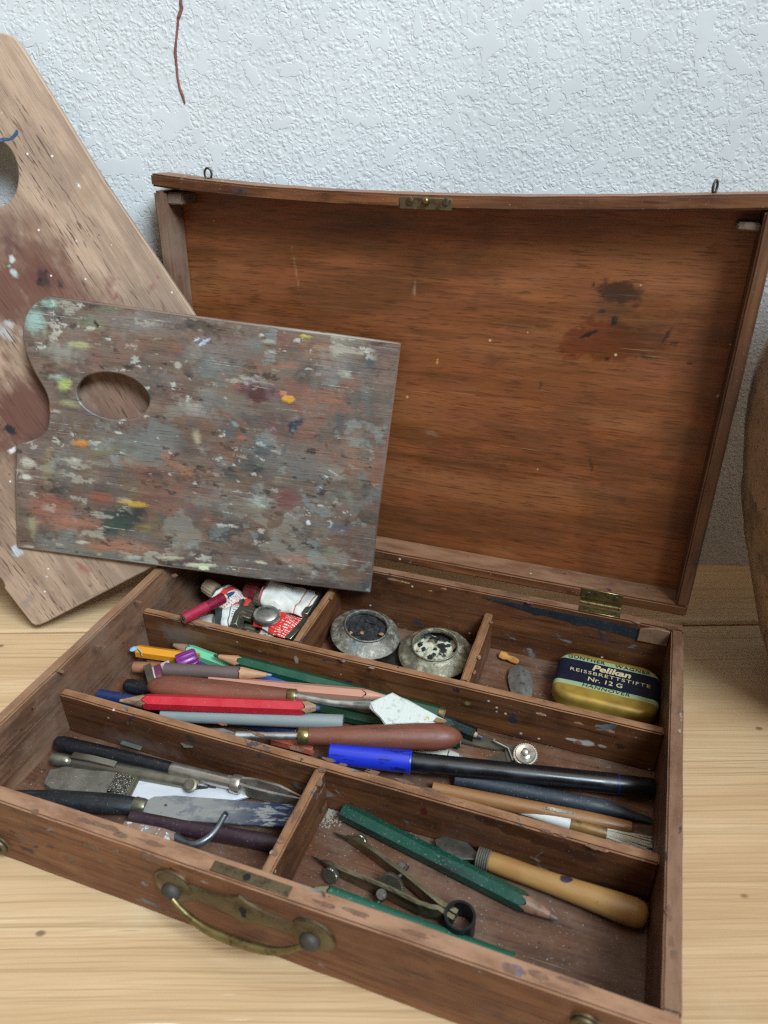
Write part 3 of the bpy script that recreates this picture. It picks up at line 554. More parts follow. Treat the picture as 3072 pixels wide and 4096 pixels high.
def small_mat(uv, X, Y):
    col = np.ones((len(X), 1))*np.array(C('5d4e44'))[None, :]
    st = fbm(X*26, Y*260, 6, .62); col = lay(col, ss(st, .38, .62), C('6e5d52')); wb = wob_of(X, Y)
    cols = [C(h) for h in ('4c4744', '3d3c3b', '6f4836', '85593f', '585c58', '6a6a64', '77563a', '523b3e', '7a665a', '5a4b42', '6f746e', '83644f', '444b48', '685a50', '8a6048', '54473f', '747672', '5b6264', '6b4a3a')]
    x0, x1, y0, y1 = X.min(), X.max(), Y.min(), Y.max(); rs = np.random.RandomState(11)
    for k in range(420):
        r = rs.rand()**2*.016+.003
        col = dab(col, X, Y, wb, (x0+(x1-x0)*rs.rand(), y0+(y1-y0)*rs.rand(), r*(1+rs.rand()*1.6), r*(.5+.6*rs.rand()), rs.randn()*.6, cols[rs.randint(len(cols))], .18+.3*rs.rand(), .8+.2*rs.rand()), .9)
    LY = [('8a8578', .58, 34, 44, .5), ('68706c', .57, 30, 40, .55), ('3a3632', .60, 46, 70, .6), ('6d5a40', .60, 50, 60, .45), ('39424a', .61, 44, 52, .55), ('7d5040', .60, 40, 56, .5), ('a39d8c', .64, 60, 150, .6), ('b4b0a2', .675, 130, 240, .75), ('26211f', .65, 120, 220, .7), ('7f8a86', .64, 80, 90, .45)]
    def scrape(lst):
        nonlocal col
        for (hx, th, ax, ay, op) in lst:
            q = ax+ay*.1; m = ss(fbm(X*ax+q, Y*ay+2*q, 6, .62), th, th+.05)*ss(fbm(X*22+q, Y*26+3*q, 3), .42, .60); col = lay(col, m*op, C(hx))
    scrape(LY[:6])
    S = lambda *a: (lambda u, q, s: (u, q, a[2]*s, a[3]*s, a[4], a[5], a[6], a[7]))(*uv(a[0], a[1]), math.dist(uv(a[0], a[1]), uv(a[0]+10, a[1]))/10)
    L = [S(*a) for a in [
        (75, 690, 28, 45, .2, C('93b0a6'), .8, .7), (105, 655, 22, 12, 0, C('9dbba9'), .75, .6), (130, 760, 60, 30, 0, C('8f8f84'), .6, .8), (200, 700, 60, 22, 0, C('6f7a5a'), .55, .9), (240, 665, 40, 14, 0, C('5f6a50'), .6, .8),
        (140, 830, 25, 18, .1, C('aab86c'), .75, .7), (185, 835, 18, 14, 0, C('a9b9a4'), .7, .7), (120, 815, 30, 10, .1, C('9db3a0'), .6, .8), (170, 745, 35, 10, 0, C('b0ae78'), .6, .8), (150, 870, 35, 12, 0, C('96986a'), .55, .8),
        (175, 958, 26, 11, .05, C('c07f38'), .85, .6), (215, 975, 60, 12, .3, C('6e6b4a'), .6, .8), (60, 1000, 22, 16, 0, C('c7c2b0'), .6, .7), (55, 1030, 18, 9, 0, C('d3cfc0'), .7, .6), (105, 1010, 16, 50, -.1, C('94885e'), .45, .8),
        (110, 1095, 70, 40, .05, C('8d5543'), .8, .8), (160, 1130, 90, 26, .1, C('96604a'), .75, .8), (250, 1180, 120, 24, .1, C('9b6a52'), .7, .8), (215, 1075, 45, 22, 0, C('8f4f3c'), .6, .8),
        (262, 1120, 56, 30, .05, C('2b3a36'), .92, .5), (245, 1140, 30, 18, .2, C('35463e'), .85, .5), (290, 1105, 42, 18, .1, C('262b2e'), .85, .5), (295, 1090, 30, 8, .1, C('b59238'), .8, .5), (270, 1084, 20, 6, .1, C('b79a4a'), .6, .5), (310, 1140, 26, 10, .1, C('8c7a3c'), .6, .7),
        (215, 1055, 36, 14, 0, C('4d3f40'), .6, .8), (400, 965, 30, 35, .2, C('3f352f'), .6, .9), (360, 985, 22, 16, 0, C('9a5f4a'), .6, .7), (390, 1010, 50, 14, -.5, C('9c6a50'), .6, .8),
        (545, 838, 44, 30, .15, C('5c3a3c'), .9, .5), (560, 855, 30, 22, .2, C('4a2a2a'), .85, .5), (540, 822, 26, 9, -.1, C('756873'), .8, .5), (512, 836, 10, 9, 0, C('85504c'), .8, .5), (588, 850, 24, 16, .4, C('67464a'), .8, .5),
        (624, 862, 16, 9, .1, C('c48f34'), .95, .4), (612, 850, 10, 6, .1, C('b5705c'), .8, .4), (632, 925, 16, 22, .1, C('252f3a'), .92, .5), (640, 915, 18, 10, .2, C('2a3642'), .8, .5), (590, 935, 12, 30, -.2, C('6e4a48'), .7, .7), (612, 975, 7, 18, -.4, C('403a46'), .7, .6),
        (490, 935, 22, 26, .1, C('49545a'), .65, .8), (505, 915, 14, 6, -.5, C('7c98a2'), .7, .6), (522, 945, 14, 9, .1, C('955c3e'), .65, .7), (410, 880, 45, 24, -.1, C('a29c90'), .55, .9), (440, 845, 40, 12, 0, C('8a8176'), .5, .9), (425, 945, 12, 30, .2, C('beb494'), .55, .8),
        (540, 1010, 50, 26, 0, C('39403f'), .75, .8), (505, 1030, 40, 16, 0, C('4a4d48'), .6, .8), (660, 1030, 50, 20, 0, C('5f605a'), .5, .8), (620, 1080, 40, 30, .1, C('6f3436'), .6, .8), (412, 1094, 20, 9, 0, C('6a2b31'), .7, .6), (530, 1095, 60, 12, 0, C('94886c'), .45, .9),
        (560, 1090, 16, 5, -.3, C('c2bda0'), .8, .4), (470, 1110, 20, 10, 0, C('383634'), .6, .7), (665, 1130, 6, 6, 0, C('c9ccd2'), .9, .4), (705, 1032, 8, 4, -.4, C('cfd3d6'), .9, .4), (720, 1022, 18, 2, -.45, C('b9bcb8'), .7, .5), (690, 1055, 9, 5, .2, C('a8b2c2'), .7, .5),
        (440, 740, 17, 4, .65, C('b7c2dc'), .95, .35), (425, 734, 8, 3, .5, C('c2cbe0'), .9, .35), (580, 738, 22, 6, .1, C('b3ac94'), .6, .7), (565, 725, 8, 6, 0, C('c3bca8'), .7, .5), (660, 728, 16, 4, .1, C('a3a24a'), .6, .5), (700, 750, 40, 8, .1, C('8f6a52'), .6, .8),
        (385, 790, 12, 10, -.3, C('b3aca0'), .7, .6), (385, 770, 12, 6, 0, C('454a5a'), .6, .6), (210, 703, 5, 5, 0, C('15140f'), .95, .3), (205, 697, 4, 4, 0, C('15140f'), .95, .3), (620, 790, 40, 10, .1, C('95684e'), .6, .8), (700, 860, 60, 30, .1, C('94644c'), .55, .9), (760, 960, 34, 70, .1, C('8f6a56'), .45, .9), (790, 860, 14, 40, .1, C('5a6260'), .6, .8),
        (800, 785, 12, 16, 0, C('3b4a52'), .8, .6), (790, 1060, 18, 30, 0, C('46423e'), .55, .8), (740, 1070, 40, 26, 0, C('5c6152'), .55, .8), (690, 1190, 60, 26, 0, C('5e5f50'), .55, .9), (730, 1140, 36, 20, 0, C('515866'), .5, .8), (650, 1210, 90, 16, .1, C('8f6650'), .6, .8), (560, 1160, 26, 12, .2, C('3c4a4c'), .6, .7),
        (800, 1010, 3, 3, 0, C('2f1e12'), .9, .3), (836, 928, 4, 4, 0, C('2f1e12'), .9, .3), (430, 1222, 36, 7, .12, C('c5c3a6'), .85, .5), (370, 1205, 30, 6, .12, C('bcb89c'), .7, .6), (290, 1205, 26, 6, .1, C('c1bfb0'), .6, .6), (440, 1228, 14, 6, 0, C('d2d3a8'), .9, .4), (560, 1215, 16, 5, 0, C('bfbc98'), .7, .5), (180, 1172, 22, 5, .1, C('c2c4b4'), .6, .6), (60, 1185, 20, 10, .3, C('b9b8a8'), .5, .7), (300, 700, 120, 40, .1, C('7b7c78'), .5, .9), (480, 760, 130, 45, .1, C('6d6a68'), .5, .9), (330, 960, 110, 60, .1, C('74706a'), .45, .9), (650, 1000, 120, 70, .1, C('6c6a66'), .5, .9), (480, 1080, 150, 60, .1, C('6d6560'), .45, .9), (740, 800, 80, 40, .1, C('70706e'), .5, .9), (70, 1140, 16, 30, 0, C('a39c74'), .5, .8),
        (150, 1165, 10, 6, .4, C('4d545c'), .8, .5), (240, 658, 5, 3, 0, C('c9c03c'), .95, .3), (515, 692, 12, 3, .1, C('b9b04e'), .85, .4), (595, 707, 5, 2, .1, C('cfc83c'), .9, .3), (655, 725, 8, 3, .1, C('b0a832'), .8, .4), (797, 1275, 8, 5, 0, C('a9aaa4'), .7, .5)]]
    for sp in L: col = dab(col, X, Y, wb, sp, .34)
    scrape(LY[6:])
    n = NT('paint_stained_palette_wood'); v = n.co(False); c = paint_node(n)
    s1 = n.noise(n.map(v, sc_=(30, 300, 1)), 1., 8, .65, .3); s2 = n.noise(n.map(v, sc_=(70, 1100, 1)), 1., 4, .6); w_ = n.noise(v, 300, 6, .7)
    c = n.mix(1., c, n.ramp(s1, [(.25, .76), (.75, 1.16)]), 'MULTIPLY')
    pale = n.mth('MULTIPLY', n.rng(n.noise(n.map(v, sc_=(120, 520, 1)), 1., 6, .7, .3), .63, .69), n.rng(n.noise(v, 32, 4, .6), .46, .60, 0., .85)); c = n.mix(pale, c, C('aea892'))
    c = n.mix(n.rng(s2, .58, .66, 0., .55), c, C('2a2320'))
    sx = n.noise(n.map(v, rot=(0, 0, .55), sc_=(14, 900, 1)), 1., 1); c = n.mix(n.mth('MULTIPLY', n.rng(sx, .72, .76), n.rng(w_, .4, .6, 0., .8)), c, C('b7afa2'))
    sz = n.noise(n.map(v, rot=(0, 0, -.4), sc_=(18, 900, 1)), 1., 1); c = n.mix(n.mth('MULTIPLY', n.rng(sz, .73, .77), n.rng(w_, .4, .6, 0., .7)), c, C('a59e94'))
    sy = n.noise(n.map(v, rot=(0, 0, 1.5), sc_=(16, 1400, 1)), 1., 1); c = n.mix(n.mth('MULTIPLY', n.rng(sy, .74, .77), n.rng(s1, .4, .6, 0., .6)), c, C('a9a294'))
    bw = n.new('ShaderNodeRGBToBW'); n.put(bw.inputs[0], paint_node(n))
    h = n.mth('ADD', n.mth('MULTIPLY', w_, .7), n.mth('ADD', n.mth('MULTIPLY', s2, .5), n.mth('ADD', n.mth('MULTIPLY', pale, .6), n.mth('MULTIPLY', bw.outputs[0], 2.2))))
    return n.done(c, n.rng(w_, .35, .65, .34, .60), 0, n.bump(h, .5, .0009), .45), col
Q1 = MB @ Vector((.004, .173, H+.0006)); Q2 = MB @ Vector((.112, .2035, ZD+.0006)); Q3 = Vector((.01043, .40964, .18365))
NS = (Q2-Q1).cross(Q3-Q1).normalized()
if NS.dot(CAM-Q1) < 0: NS = -NS
Qs = Q1+NS*.004
zz = lambda l: [(x*.5534, 594+y*.5534*1.0) for x, y in l]
left = smooth_poly(zz([(60,690),(75,661),(130,645),(172,620),(190,575),(190,500),(175,450),(140,390),(107,320),(91,260),(90,200),(105,150),(150,100),(190,83)]))
out_s = zz([(60, 880), (67,1062)])[::-1]
out_s = zz([(72, 1066), (64, 1056), (58, 800)]) + left + zz([(500, 125), (900, 180), (1300, 231), (1557, 266), (1565, 271), (1562, 300), (1510, 700), (1475,965), (1452, 1190), (1447,1236), (1440, 1242), (1000, 1187), (500, 1121)])
small, uvs, Msm = plate_from('small_palette', 'paint stained rectangular palette leaning over the left of the box', Qs, NS, Q2-Q1, out_s, ell(244, 856, 80, 50, .22), .004, small_mat, .00075)
def big_mat(uv, X, Y):
    col = np.ones((len(X), 1))*np.array(C('8f7662'))[None, :]; st = fbm(X*14, Y*150, 6, .62); col = lay(col, ss(st, .38, .62), C('a68b74')); bl = fbm(X*22+5, Y*30, 5, .6); col = lay(col, ss(bl, .5, .68)*.55, C('7d6556')); wb = wob_of(X, Y)
    wl = .5*fbm(X*40, Y*130, 5, .6)+.5*fbm(X*120, Y*300, 4, .6)
    S = lambda *a: (lambda u, q, s: (u, q, a[2]*s, a[3]*s, a[4], a[5], a[6], a[7]))(*uv(a[0], a[1]), math.dist(uv(a[0], a[1]), uv(a[0]+10, a[1]))/10)
    L1 = [S(*a) for a in [(10, 640, 120, 160, -.5, C('5e3a2e'), .9, .6), (60, 900, 130, 160, 0, C('58332a'), .9, .6), (150, 620, 120, 60, .9, C('6a4436'), .75, .8), (80, 560, 110, 80, .9, C('5c382c'), .8, .7), (200, 660, 120, 40, .9, C('74503f'), .6, .9), (60, 480, 60, 50, .9, C('6a4638'), .6, .9), (10, 500, 60, 60, 0, C('5a3d35'), .7, .8), (250, 870, 120, 90, 0, C('6a4a3c'), .8, .7), (30, 1080, 60, 120, 0, C('7e6354'), .5, .9)]]
    for sp in L1: col = dab(col, X, Y, wl, sp, .38)
    L = [S(*a) for a in [(200, 440, 9, 12, 0, C('847f76'), .3, .6), (185, 425, 20, 40, .2, C('8c7058'), .5, .8), (171, 401, 4, 4, 0, C('d9d6d0'), .9, .3), (178, 430, 2, 12, 0, C('d9d6d0'), .7, .4),
        (110, 310, 20, 16, 0, C('8a7664'), .5, .8), (95, 600, 30, 12, 0, C('2a1c22'), .8, .5), (130, 615, 12, 6, 0, C('2a1a22'), .85, .4), (85, 610, 9, 7, 0, C('25161c'), .9, .4), (100, 585, 4, 4, 0, C('25161c'), .9, .4),
        (25, 560, 12, 8, 0, C('c4c9c6'), .75, .6), (30, 588, 14, 10, .3, C('b8bfbd'), .7, .6), (20, 575, 3, 3, 0, C('7da0ad'), .9, .3), (10, 720, 26, 14, .3, C('a9a9a8'), .7, .7), (20, 700, 14, 10, .2, C('c2c4c4'), .6, .6), (48, 720, 10, 6, 0, C('aeb2b4'), .5, .6),
        (25, 930, 13, 9, .4, C('1f1d22'), .95, .35), (18, 925, 8, 8, 0, C('1f1d22'), .9, .35), (27, 972, 6, 10, 0, C('d2d2cd'), .9, .4), (36, 1190, 16, 13, .1, C('b4b5b8'), .95, .4), (182, 1228, 22, 11, .3, C('8c4a42'), .7, .7), (195, 1265, 5, 5, 0, C('3c342f'), .7, .5), (250, 640, 4, 4, 0, C('7d3b2c'), .8, .4), (240, 610, 18, 24, .2, C('6a3a34'), .5, .8), (330, 620, 10, 12, .2, C('6c3b3a'), .5, .8), (340, 600, 6, 3, 0, C('7c3430'), .6, .5),
        (60, 1300, 14, 30, .4, C('6f6a66'), .5, .8), (60, 400, 60, 40, 0, C('a48b74'), .4, .9)]]
    for sp in L: col = dab(col, X, Y, wb, sp, .4)
    n = NT('old_palette_wood'); v = n.co(False); c = paint_node(n); w_ = n.noise(v, 200, 6, .7)
    s1 = n.noise(n.map(v, sc_=(14, 170, 1)), 1., 8, .65, .3); s2 = n.noise(n.map(v, sc_=(60, 1000, 1)), 1., 3, .6)
    c = n.mix(1., c, n.ramp(s1, [(.25, .88), (.75, 1.12)]), 'MULTIPLY'); c = n.mix(n.mth('MULTIPLY', n.rng(n.noise(n.map(v, sc_=(70, 760, 1)), 1., 4, .6, .2), .55, .63), n.rng(n.noise(n.map(v, sc_=(14, 40, 1)), 1., 4), .40, .60, .12, .8)), c, C('463129'))
    vv = n.voro(v, 260); d = n.rng(vv.outputs['Distance'], .1, .22, 1., 0.); sel = n.rng(n.sep(vv.outputs['Color'])[0], .95, .955)
    c = n.mix(n.mth('MULTIPLY', n.mth('MULTIPLY', d, sel), n.rng(n.noise(v, 12, 2), .42, .56)), c, n.ramp(n.sep(vv.outputs['Color'])[1], [(.0, C('d2d2cd')), (.55, C('c2c8c8')), (.6, C('9a3b34')), (1., C('2a2024'))]))
    return n.done(c, .6, 0, n.bump(n.mth('ADD', s2, n.mth('MULTIPLY', w_, .5)), .4, .0006), .4), col
QB = Vector((-.219, .3795, 0)); NBg = Vector((0, -.0448, .0116)).normalized()
xr = on(90, 157, QB, NBg)-on(390, 632, QB, NBg)
out_b = smooth_poly([(-60, 74), (-20, 69), (5, 71), (24, 76), (38, 88)])[:] + [(60, 122), (225, 390), (410, 664), (560, 901), (640, 1028), (645, 1040), (640, 1052), (317, 1232), (100, 1344), (86, 1350), (76, 1351), (67, 1346), (9, 1271)] + smooth_poly([(10, 1265), (4, 1253), (-8, 1243), (-40, 1225)]) + [(-230, 930), (-240, 700), (-200, 420)] + smooth_poly([(-170, 200), (-130, 120), (-90, 84), (-64, 75)])
big, uvb, Mbg = plate_from('large_palette', 'large bare brown palette board leaning against the white wall', QB, NBg, xr, out_b, ell(-8, 373, 47, 72, -.12), .004, big_mat, .0012)
m_ink = surf('blue_ink', C('2a4a6c'), .5, 0, .4, 200, C('6d6a70'), .3)
pl = [uvb(x, y) for x, y in smooth_poly([(-4, 301), (8, 297), (20, 298), (30, 289), (36, 280), (40, 287), (33, 297), (22, 303), (8, 305), (-4, 308)])]
obj('ink_mark', G().prism(pl, .0001, .00025), m_ink, big, T())
# ------------------------------------------------------------------ pottery jar
def jar_mat():
    n = NT('weathered_terracotta'); v = n.co(False)
    a = n.noise(v, 14, 6, .6); b = n.noise(n.map(v, sc_=(1, 1, .6)), 42, 8, .7); d = n.noise(v, 260, 5, .7)
    c = n.ramp(a, [(.3, C('806652')), (.5, C('a5866a')), (.7, C('bd9c7c'))]); c = n.mix(n.rng(b, .5, .68, 0., .6), c, C('54443a')); c = n.mix(n.rng(n.noise(v, 30, 6, .7), .6, .72, 0., .4), c, C('a98f70'))
    c = n.mix(n.rng(d, .58, .66, 0., .7), c, C('33281f')); c = n.mix(n.rng(n.noise(v, 95, 6, .7), .58, .66, 0., .55), c, C('b39a7c')); return n.done(c, .75, 0, n.bump(n.mth('ADD', b, d), .8, .0022), .3)
JX, JY = .2725, .315
def jr(x, y):                            # radius and height of the jar wall where its left edge is seen
    p = on(x, y, Vector((JX, JY, 0)), Vector((0, -1, 0))); return max(.0, JX-p.x), p.z
prof = [(0, .040), (.002, .0440), (.007, .046), (.0213, .0521), (.0385, .0597), (.0581, .067), (.0799, .0747), (.0977, .0806), (.1118, .0846), (.1228, .0872), (.1411, .0908), (.1586, .0936), (.1729, .0951), (.1832, .095), (.191, .0942), (.1954, .0932), (.215, .0885), (.235, .079), (.258, .063), (.272, .051), (.285, .045), (.297, .050), (.301, .050), (.297, .043), (.275, .040), (.25, .060), (.1, .075), (.01, .035)]
PJ = []
for k in range(len(prof)-1):
    for j in range(4): u = j/4; PJ.append((prof[k][0]*(1-u)+prof[k+1][0]*u, prof[k][1]*(1-u)+prof[k+1][1]*u))
jar = obj('pottery_jar', G().lathe(PJ+[prof[-1]], 72, axis='z', wob=.012), jar_mat(), None, T(JX, JY, 0), angle=60, jitter=.0002)
tag(jar, 'rough brown pottery jar at the right edge beside the box', 'jar')
# ------------------------------------------------------------------ things in the box
CHK = []
def stick(name, label, cat, a, b, r=.0036, group=None, roll=0.):
    A, B = at(*a), at(*b); M = frame(A, B, roll=roll); o = thing(name, label, cat, M, group)
    CHK.append((label, MBi @ A, MBi @ B, r)); return o, (B-A).length, M
def hexr(n=24):
    return [1/math.cos(((2*math.pi*i/n+math.pi/6) % (math.pi/3))-math.pi/6) for i in range(n)]
def pencil(label, a, b, dia, paint, hexa=True, tipA=None, tipB=None, group='pencils in the box', wood_m=None, name='pencil', roll=0., cat='pencil', core=None):
    o, L, M = stick(name, label, cat, a, b, dia/2, group, roll); wood_m = wood_m or m_pwood; n = 24; dia *= (.86 if hexa else .94); r0 = dia/2
    rr = [r0*k for k in hexr(n)] if hexa else [r0]*n
    def ring(x, rad): return [(x[i] if isinstance(x, list) else x, rad[i]*math.cos(2*math.pi*i/n), rad[i]*math.sin(2*math.pi*i/n)) for i in range(n)]
    ends = []
    for tip, sgn, x0 in ((tipA, 1, 0.), (tipB, -1, L)):
        if tip is None: ends.append(None); continue
        lead_m, cl, lr = tip; k = r0/cl                    # cone of the sharpened end
        xs = [x0+sgn*(rr[i]/k)+sgn*.0011*mnoise.noise(Vector((i*.7, L*90, sgn))) for i in range(n)]
        ends.append((lead_m, k, lr, xs, sgn, x0))
    g = G(); xa = ends[0][3] if ends[0] else 0.; xb = ends[1][3] if ends[1] else L
    g.rings([ring(xa, rr), ring(L*.33, rr), ring(L*.66, rr), ring(xb, rr)]); obj('body', g, paint, o, angle=25)
    for e in ends:
        if not e: continue
        lead_m, k, lr, xs, sgn, x0 = e; xl = x0+sgn*lr/k
        r2 = [q*.985 for q in rr]; obj('sharpened_wood', G().rings([ring([x-sgn*.0006 for x in xs], r2), ring(xl, [lr]*n)], False, True), wood_m, o, angle=60)
        obj('lead', G().rings([ring(xl-sgn*.0001, [lr*.98]*n), ring(x0+sgn*(lr/k)*.62, [lr*.66]*n), ring(x0+sgn*(lr/k)*.52, [lr*.25]*n)], False, True), lead_m, o, angle=60)
    for e, x, sgn in ((ends[0], 0., -1), (ends[1], L, 1)):
        if e is None:
            obj('end_grain', G().lathe([(0, r0*.86), (sgn*.00015, r0*.84)], 20, c=(x, 0, 0)), core or m_pwood_d, o); obj('lead', G().lathe([(0, r0*.34), (sgn*.0003, r0*.32)], 12, c=(x, 0, 0)), m_lead, o)
    return o, L, M
def loc(M, pts): Mi = M.inverted(); return [tuple(Mi @ Vector(p)) for p in pts]
def flat_px(name, poly, z, thick, mat, root, M, bevel=0.):
    """sheet lying at height z (number or list) whose outline is seen at poly"""
    Z = z if isinstance(z, list) else [z]*len(poly); n = len(poly); Wp = [at(x, y, q) for (x, y), q in zip(poly, Z)]
    g = G(); g.v = loc(M, Wp+[p-Vector((0, 0, thick)) for p in Wp]); g.f = [tuple(range(n)), tuple(range(2*n-1, n-1, -1))]+[(i, (i+1) % n, (i+1) % n+n, i+n) for i in range(n)]
    return obj(name, g, mat, root, bevel=bevel)
def tube_px(name, pts, r, mat, root, M, flat=None, n=12):
    return obj(name, G().tube(loc(M, [at(*p) for p in pts]), r, n, flat), mat, root)
def pm(name, h, rough=.42, dirt='3a302a', amt=.12, dust=.2, chips=None, chip_t=.66): return surf(name, C(h), rough, 0, .2, 70, C(dirt), amt, dust, .1, 300, 6, chips=C(chips) if chips else C('8a6a50'), chip_t=chip_t if chips else .685)
m_blu = surf('blue_lead', C('28406e'), .5)
m_col = {k: pm(k+'_pencil_paint', h, chips=c) for k, h, c in [('red', 'b01c2a', '5a2a22'), ('dark_green', '0f4430', 'b58762'), ('deep_green', '0b3c2a', None), ('light_green', '66ad84', 'b58762'), ('yellow', 'd08a1c', None), ('navy', '1c2a50', None), ('blue', '1e3f88', None), ('crimson', '8d1a36', None), ('coral', 'b8604c', None), ('purple_brown', '2e1d24', None), ('black_green', '122a26', None), ('olive', '39453a', None)]}
m_grey = surf('grey_pencil_paint', C('7f8684'), .42, 0, .15, 60, C('5c5f60'), .15, .35, .08, 300, 8)
m_gbrown = surf('grey_brown_pencil_paint', C('5d4c48'), .5, 0, .25, 80, C('8a7a70'), .2, .2, .15, 300, 6)
m_pink = surf('bare_pinkish_cedar', C('b57f68'), .6, 0, .28, 120, C('7d5344'), .3, .3, .4, 420, 14)
PG = 'pencils in the middle compartment'
# --- middle compartment, lowest layer first
pencil('dark green hexagonal pencil lying lowest below the grey one', (560, 1502, .0065), (996, 1602, .0068), .0074, m_col['deep_green'], group=PG)
pencil('navy pencil with rounded end poking out behind the red pencil', (214, 1500, .0068), (640, 1581, .0062), .0070, m_col['navy'], False, group=PG)
pencil('blue pencil mostly hidden beneath the grey brown one', (560, 1466, .0125), (770, 1512, .0075), .0072, m_col['blue'], group=PG)
o, L, M = stick('brush_handle', 'black tapered brush handle end beside the left wall of the box', 'brush', (270, 1479, .0085), (440, 1518, .0085), .0042)
obj('handle', G().lathe([(0, .0024), (.001, .0036), (.004, .0044), (L*.4, .0046), (L*.8, .0034), (L, .0022)], 20), m_black, o)
pencil('thin brown wooden stub with a cut end near the left wall', (290, 1441, .0105), (372, 1444, .0105), .0072, surf('brown_stub', C('8a5a40'), .55, 0, .3, 90, C('5a3a2c'), .3, .3), False, group=PG)
pencil('navy pencil with pale sharpened tip under the yellow pencil', (300, 1424, .0085), (452, 1440, .0070), .0070, m_col['navy'], True, (m_lead, .016, .0010), group=PG, wood_m=m_pwood_d)
pencil('short yellow pencil with a flat worn end', (298, 1406, .0150), (428, 1424, .0150), .0078, m_col['yellow'], True, group=PG)
pencil('light mint green pencil sharpened to a dark tip', (360, 1387, .0150), (560, 1462, .0080), .0080, m_col['light_green'], True, (m_lead, .015, .0012), group=PG, wood_m=m_pwood_d)
o, L, M = pencil('long dark green pencil leaning along the back divider', (449, 1412, .0195), (960, 1545, .0105), .0082, m_col['dark_green'], True, (surf('green_lead', C('2a4a38'), .5), .020, .0013), group=PG)
obj('end_band', G().lathe([(0, .0044), (.0028, .0044)], 24, c=(L-.0032, 0, 0)), m_brass_hi, o)
# purple capped tube
def tube_mat(name, base, bands, crumple=.35, lines=None, stain=.25):
    n = NT(name); v = n.co(False); x = n.sep(v)[0]; c = n.mix(n.rng(n.noise(v, 160, 5, .6), .45, .7, 0., stain), base, C('8d8578'))
    for (x0, x1, h) in bands:
        xx = n.mth('ADD', x, n.mth('MULTIPLY', n.mth('SUBTRACT', n.noise(v, 60, 2), .5), .004)); k = n.mth('MULTIPLY', n.rng(xx, x0-.0002, x0+.0002), n.rng(xx, x1-.0002, x1+.0002, 1., 0.)); c = n.mix(n.mth('MULTIPLY', k, .95), c, C(h))
    if lines:
        x0, x1, h = lines; k = n.mth('MULTIPLY', n.rng(x, x0, x0+.0003), n.rng(x, x1, x1+.0003, 1., 0.)); y = n.sep(v)[1]
        bar = n.rng(n.mth('SINE', n.mth('MULTIPLY', y, 3600.)), .1, .5); tx = n.rng(n.noise(n.map(v, sc_=(900, 260, 1)), 1., 1), .47, .52); c = n.mix(n.mth('MULTIPLY', n.mth('MULTIPLY', k, bar), n.mth('MULTIPLY', tx, .9)), c, C(h))
    c = n.mix(n.rng(n.noise(v, 420, 3, .7), .66, .74, 0., .5), c, C('6b645c'))
    return n.done(c, .42, 0, n.bump(n.noise(v, 170, 4, .6), crumple, .0015), .5)
def paint_tube(label, a, b, rad, cap_m, body_m, seed, flat_end=.18, crump=.18, cap_r=.55, cap_l=.010, group='crushed paint tubes', squash=.75, roll=0.):
    o, L, M = stick('paint_tube', label, 'paint tube', a, b, rad, group, roll); n = 36; xs0 = cap_l+.004; rr = []
    for k in range(30):
        u = k/29; x = xs0+(L-xs0)*u; q = u**1.3; wz = rad*((1-q)*squash+q*flat_end*.5); wy = rad*((1-q)*1.0+q*1.35)
        rr.append([(x, wy*math.cos(2*math.pi*i/n)*(1+crump*.5*mnoise.noise(Vector((x*150+seed, math.cos(2*math.pi*i/n)*1.5, math.sin(2*math.pi*i/n)*1.5)))), wz*math.sin(2*math.pi*i/n)*(1+crump*1.6*mnoise.noise(Vector((x*130+seed*3, math.cos(2*math.pi*i/n)*2.2, seed))))+rad*crump*.8*mnoise.noise(Vector((x*90, seed, math.cos(2*math.pi*i/n)*1.2)))) for i in range(n)])
    obj('body', G().rings(rr), body_m, o, angle=28)
    obj('shoulder', G().lathe([(cap_l-.001, rad*.42), (cap_l+.001, rad*.45), (xs0+.0004, rad*.93)], 28, sz=squash*1.05), m_dull, o)
    obj('crimp', G().box((L-.0035, -rad*1.36, -rad*flat_end*.6-.0004), (L+.0008, rad*1.36, rad*flat_end*.6+.0004)), m_dull, o, bevel=.0003)
    pr = [[(x, cap_r*rad*k*(1.06 if (i % 2) else .97)*math.cos(2*math.pi*i/32), cap_r*rad*k*(1.06 if (i % 2) else .97)*math.sin(2*math.pi*i/32)) for i in range(32)] for x, k in ((0, .82), (.0012, .96), (cap_l-.0015, 1.04), (cap_l, 1.0))]
    obj('cap', G().rings(pr), cap_m, o, angle=40); return o
m_cap_p = surf('purple_plastic', C('6d1c6c'), .4, 0, .2, 80, C('3c1440'), .2, .2)
paint_tube('small paint tube with purple screw cap and pink stained body', (427, 1419, .0205), (322, 1466, .0150), .0062, m_cap_p, tube_mat('pink_stained_tube', C('c3a9b2'), [(.021, .026, '5c1a38'), (.030, .0345, 'b58aa2')], .35), 2.3, cap_r=.95, cap_l=.0115, crump=.12, flat_end=.9)
pencil('bare pinkish wood pencil sharpened toward the white painted blade', (452, 1473, .0185), (852, 1507, .0185), .0078, m_pink, True, None, (surf('pink_wood_tip', C('b57a60'), .6), .016, .0010), group=PG, wood_m=m_pink)
pencil('grey brown pencil with sharpened tip lying over the tube', (357, 1446, .0225), (600, 1459, .0230), .0082, m_gbrown, False, None, (surf('blue_grey_lead', C('6d7884'), .45), .022, .0011), group=PG)
pencil('coral red pencil stub with a flat painted end', (590, 1594, .0090), (678, 1617, .0090), .0070, m_col['coral'], True, None, None, group=PG, core=m_col['coral'])
pencil('round grey pencil with a flat cut end', (350, 1543, .0160), (741, 1560, .0165), .0084, m_grey, False, group=PG, core=surf('mauve_core', C('75686c'), .5))
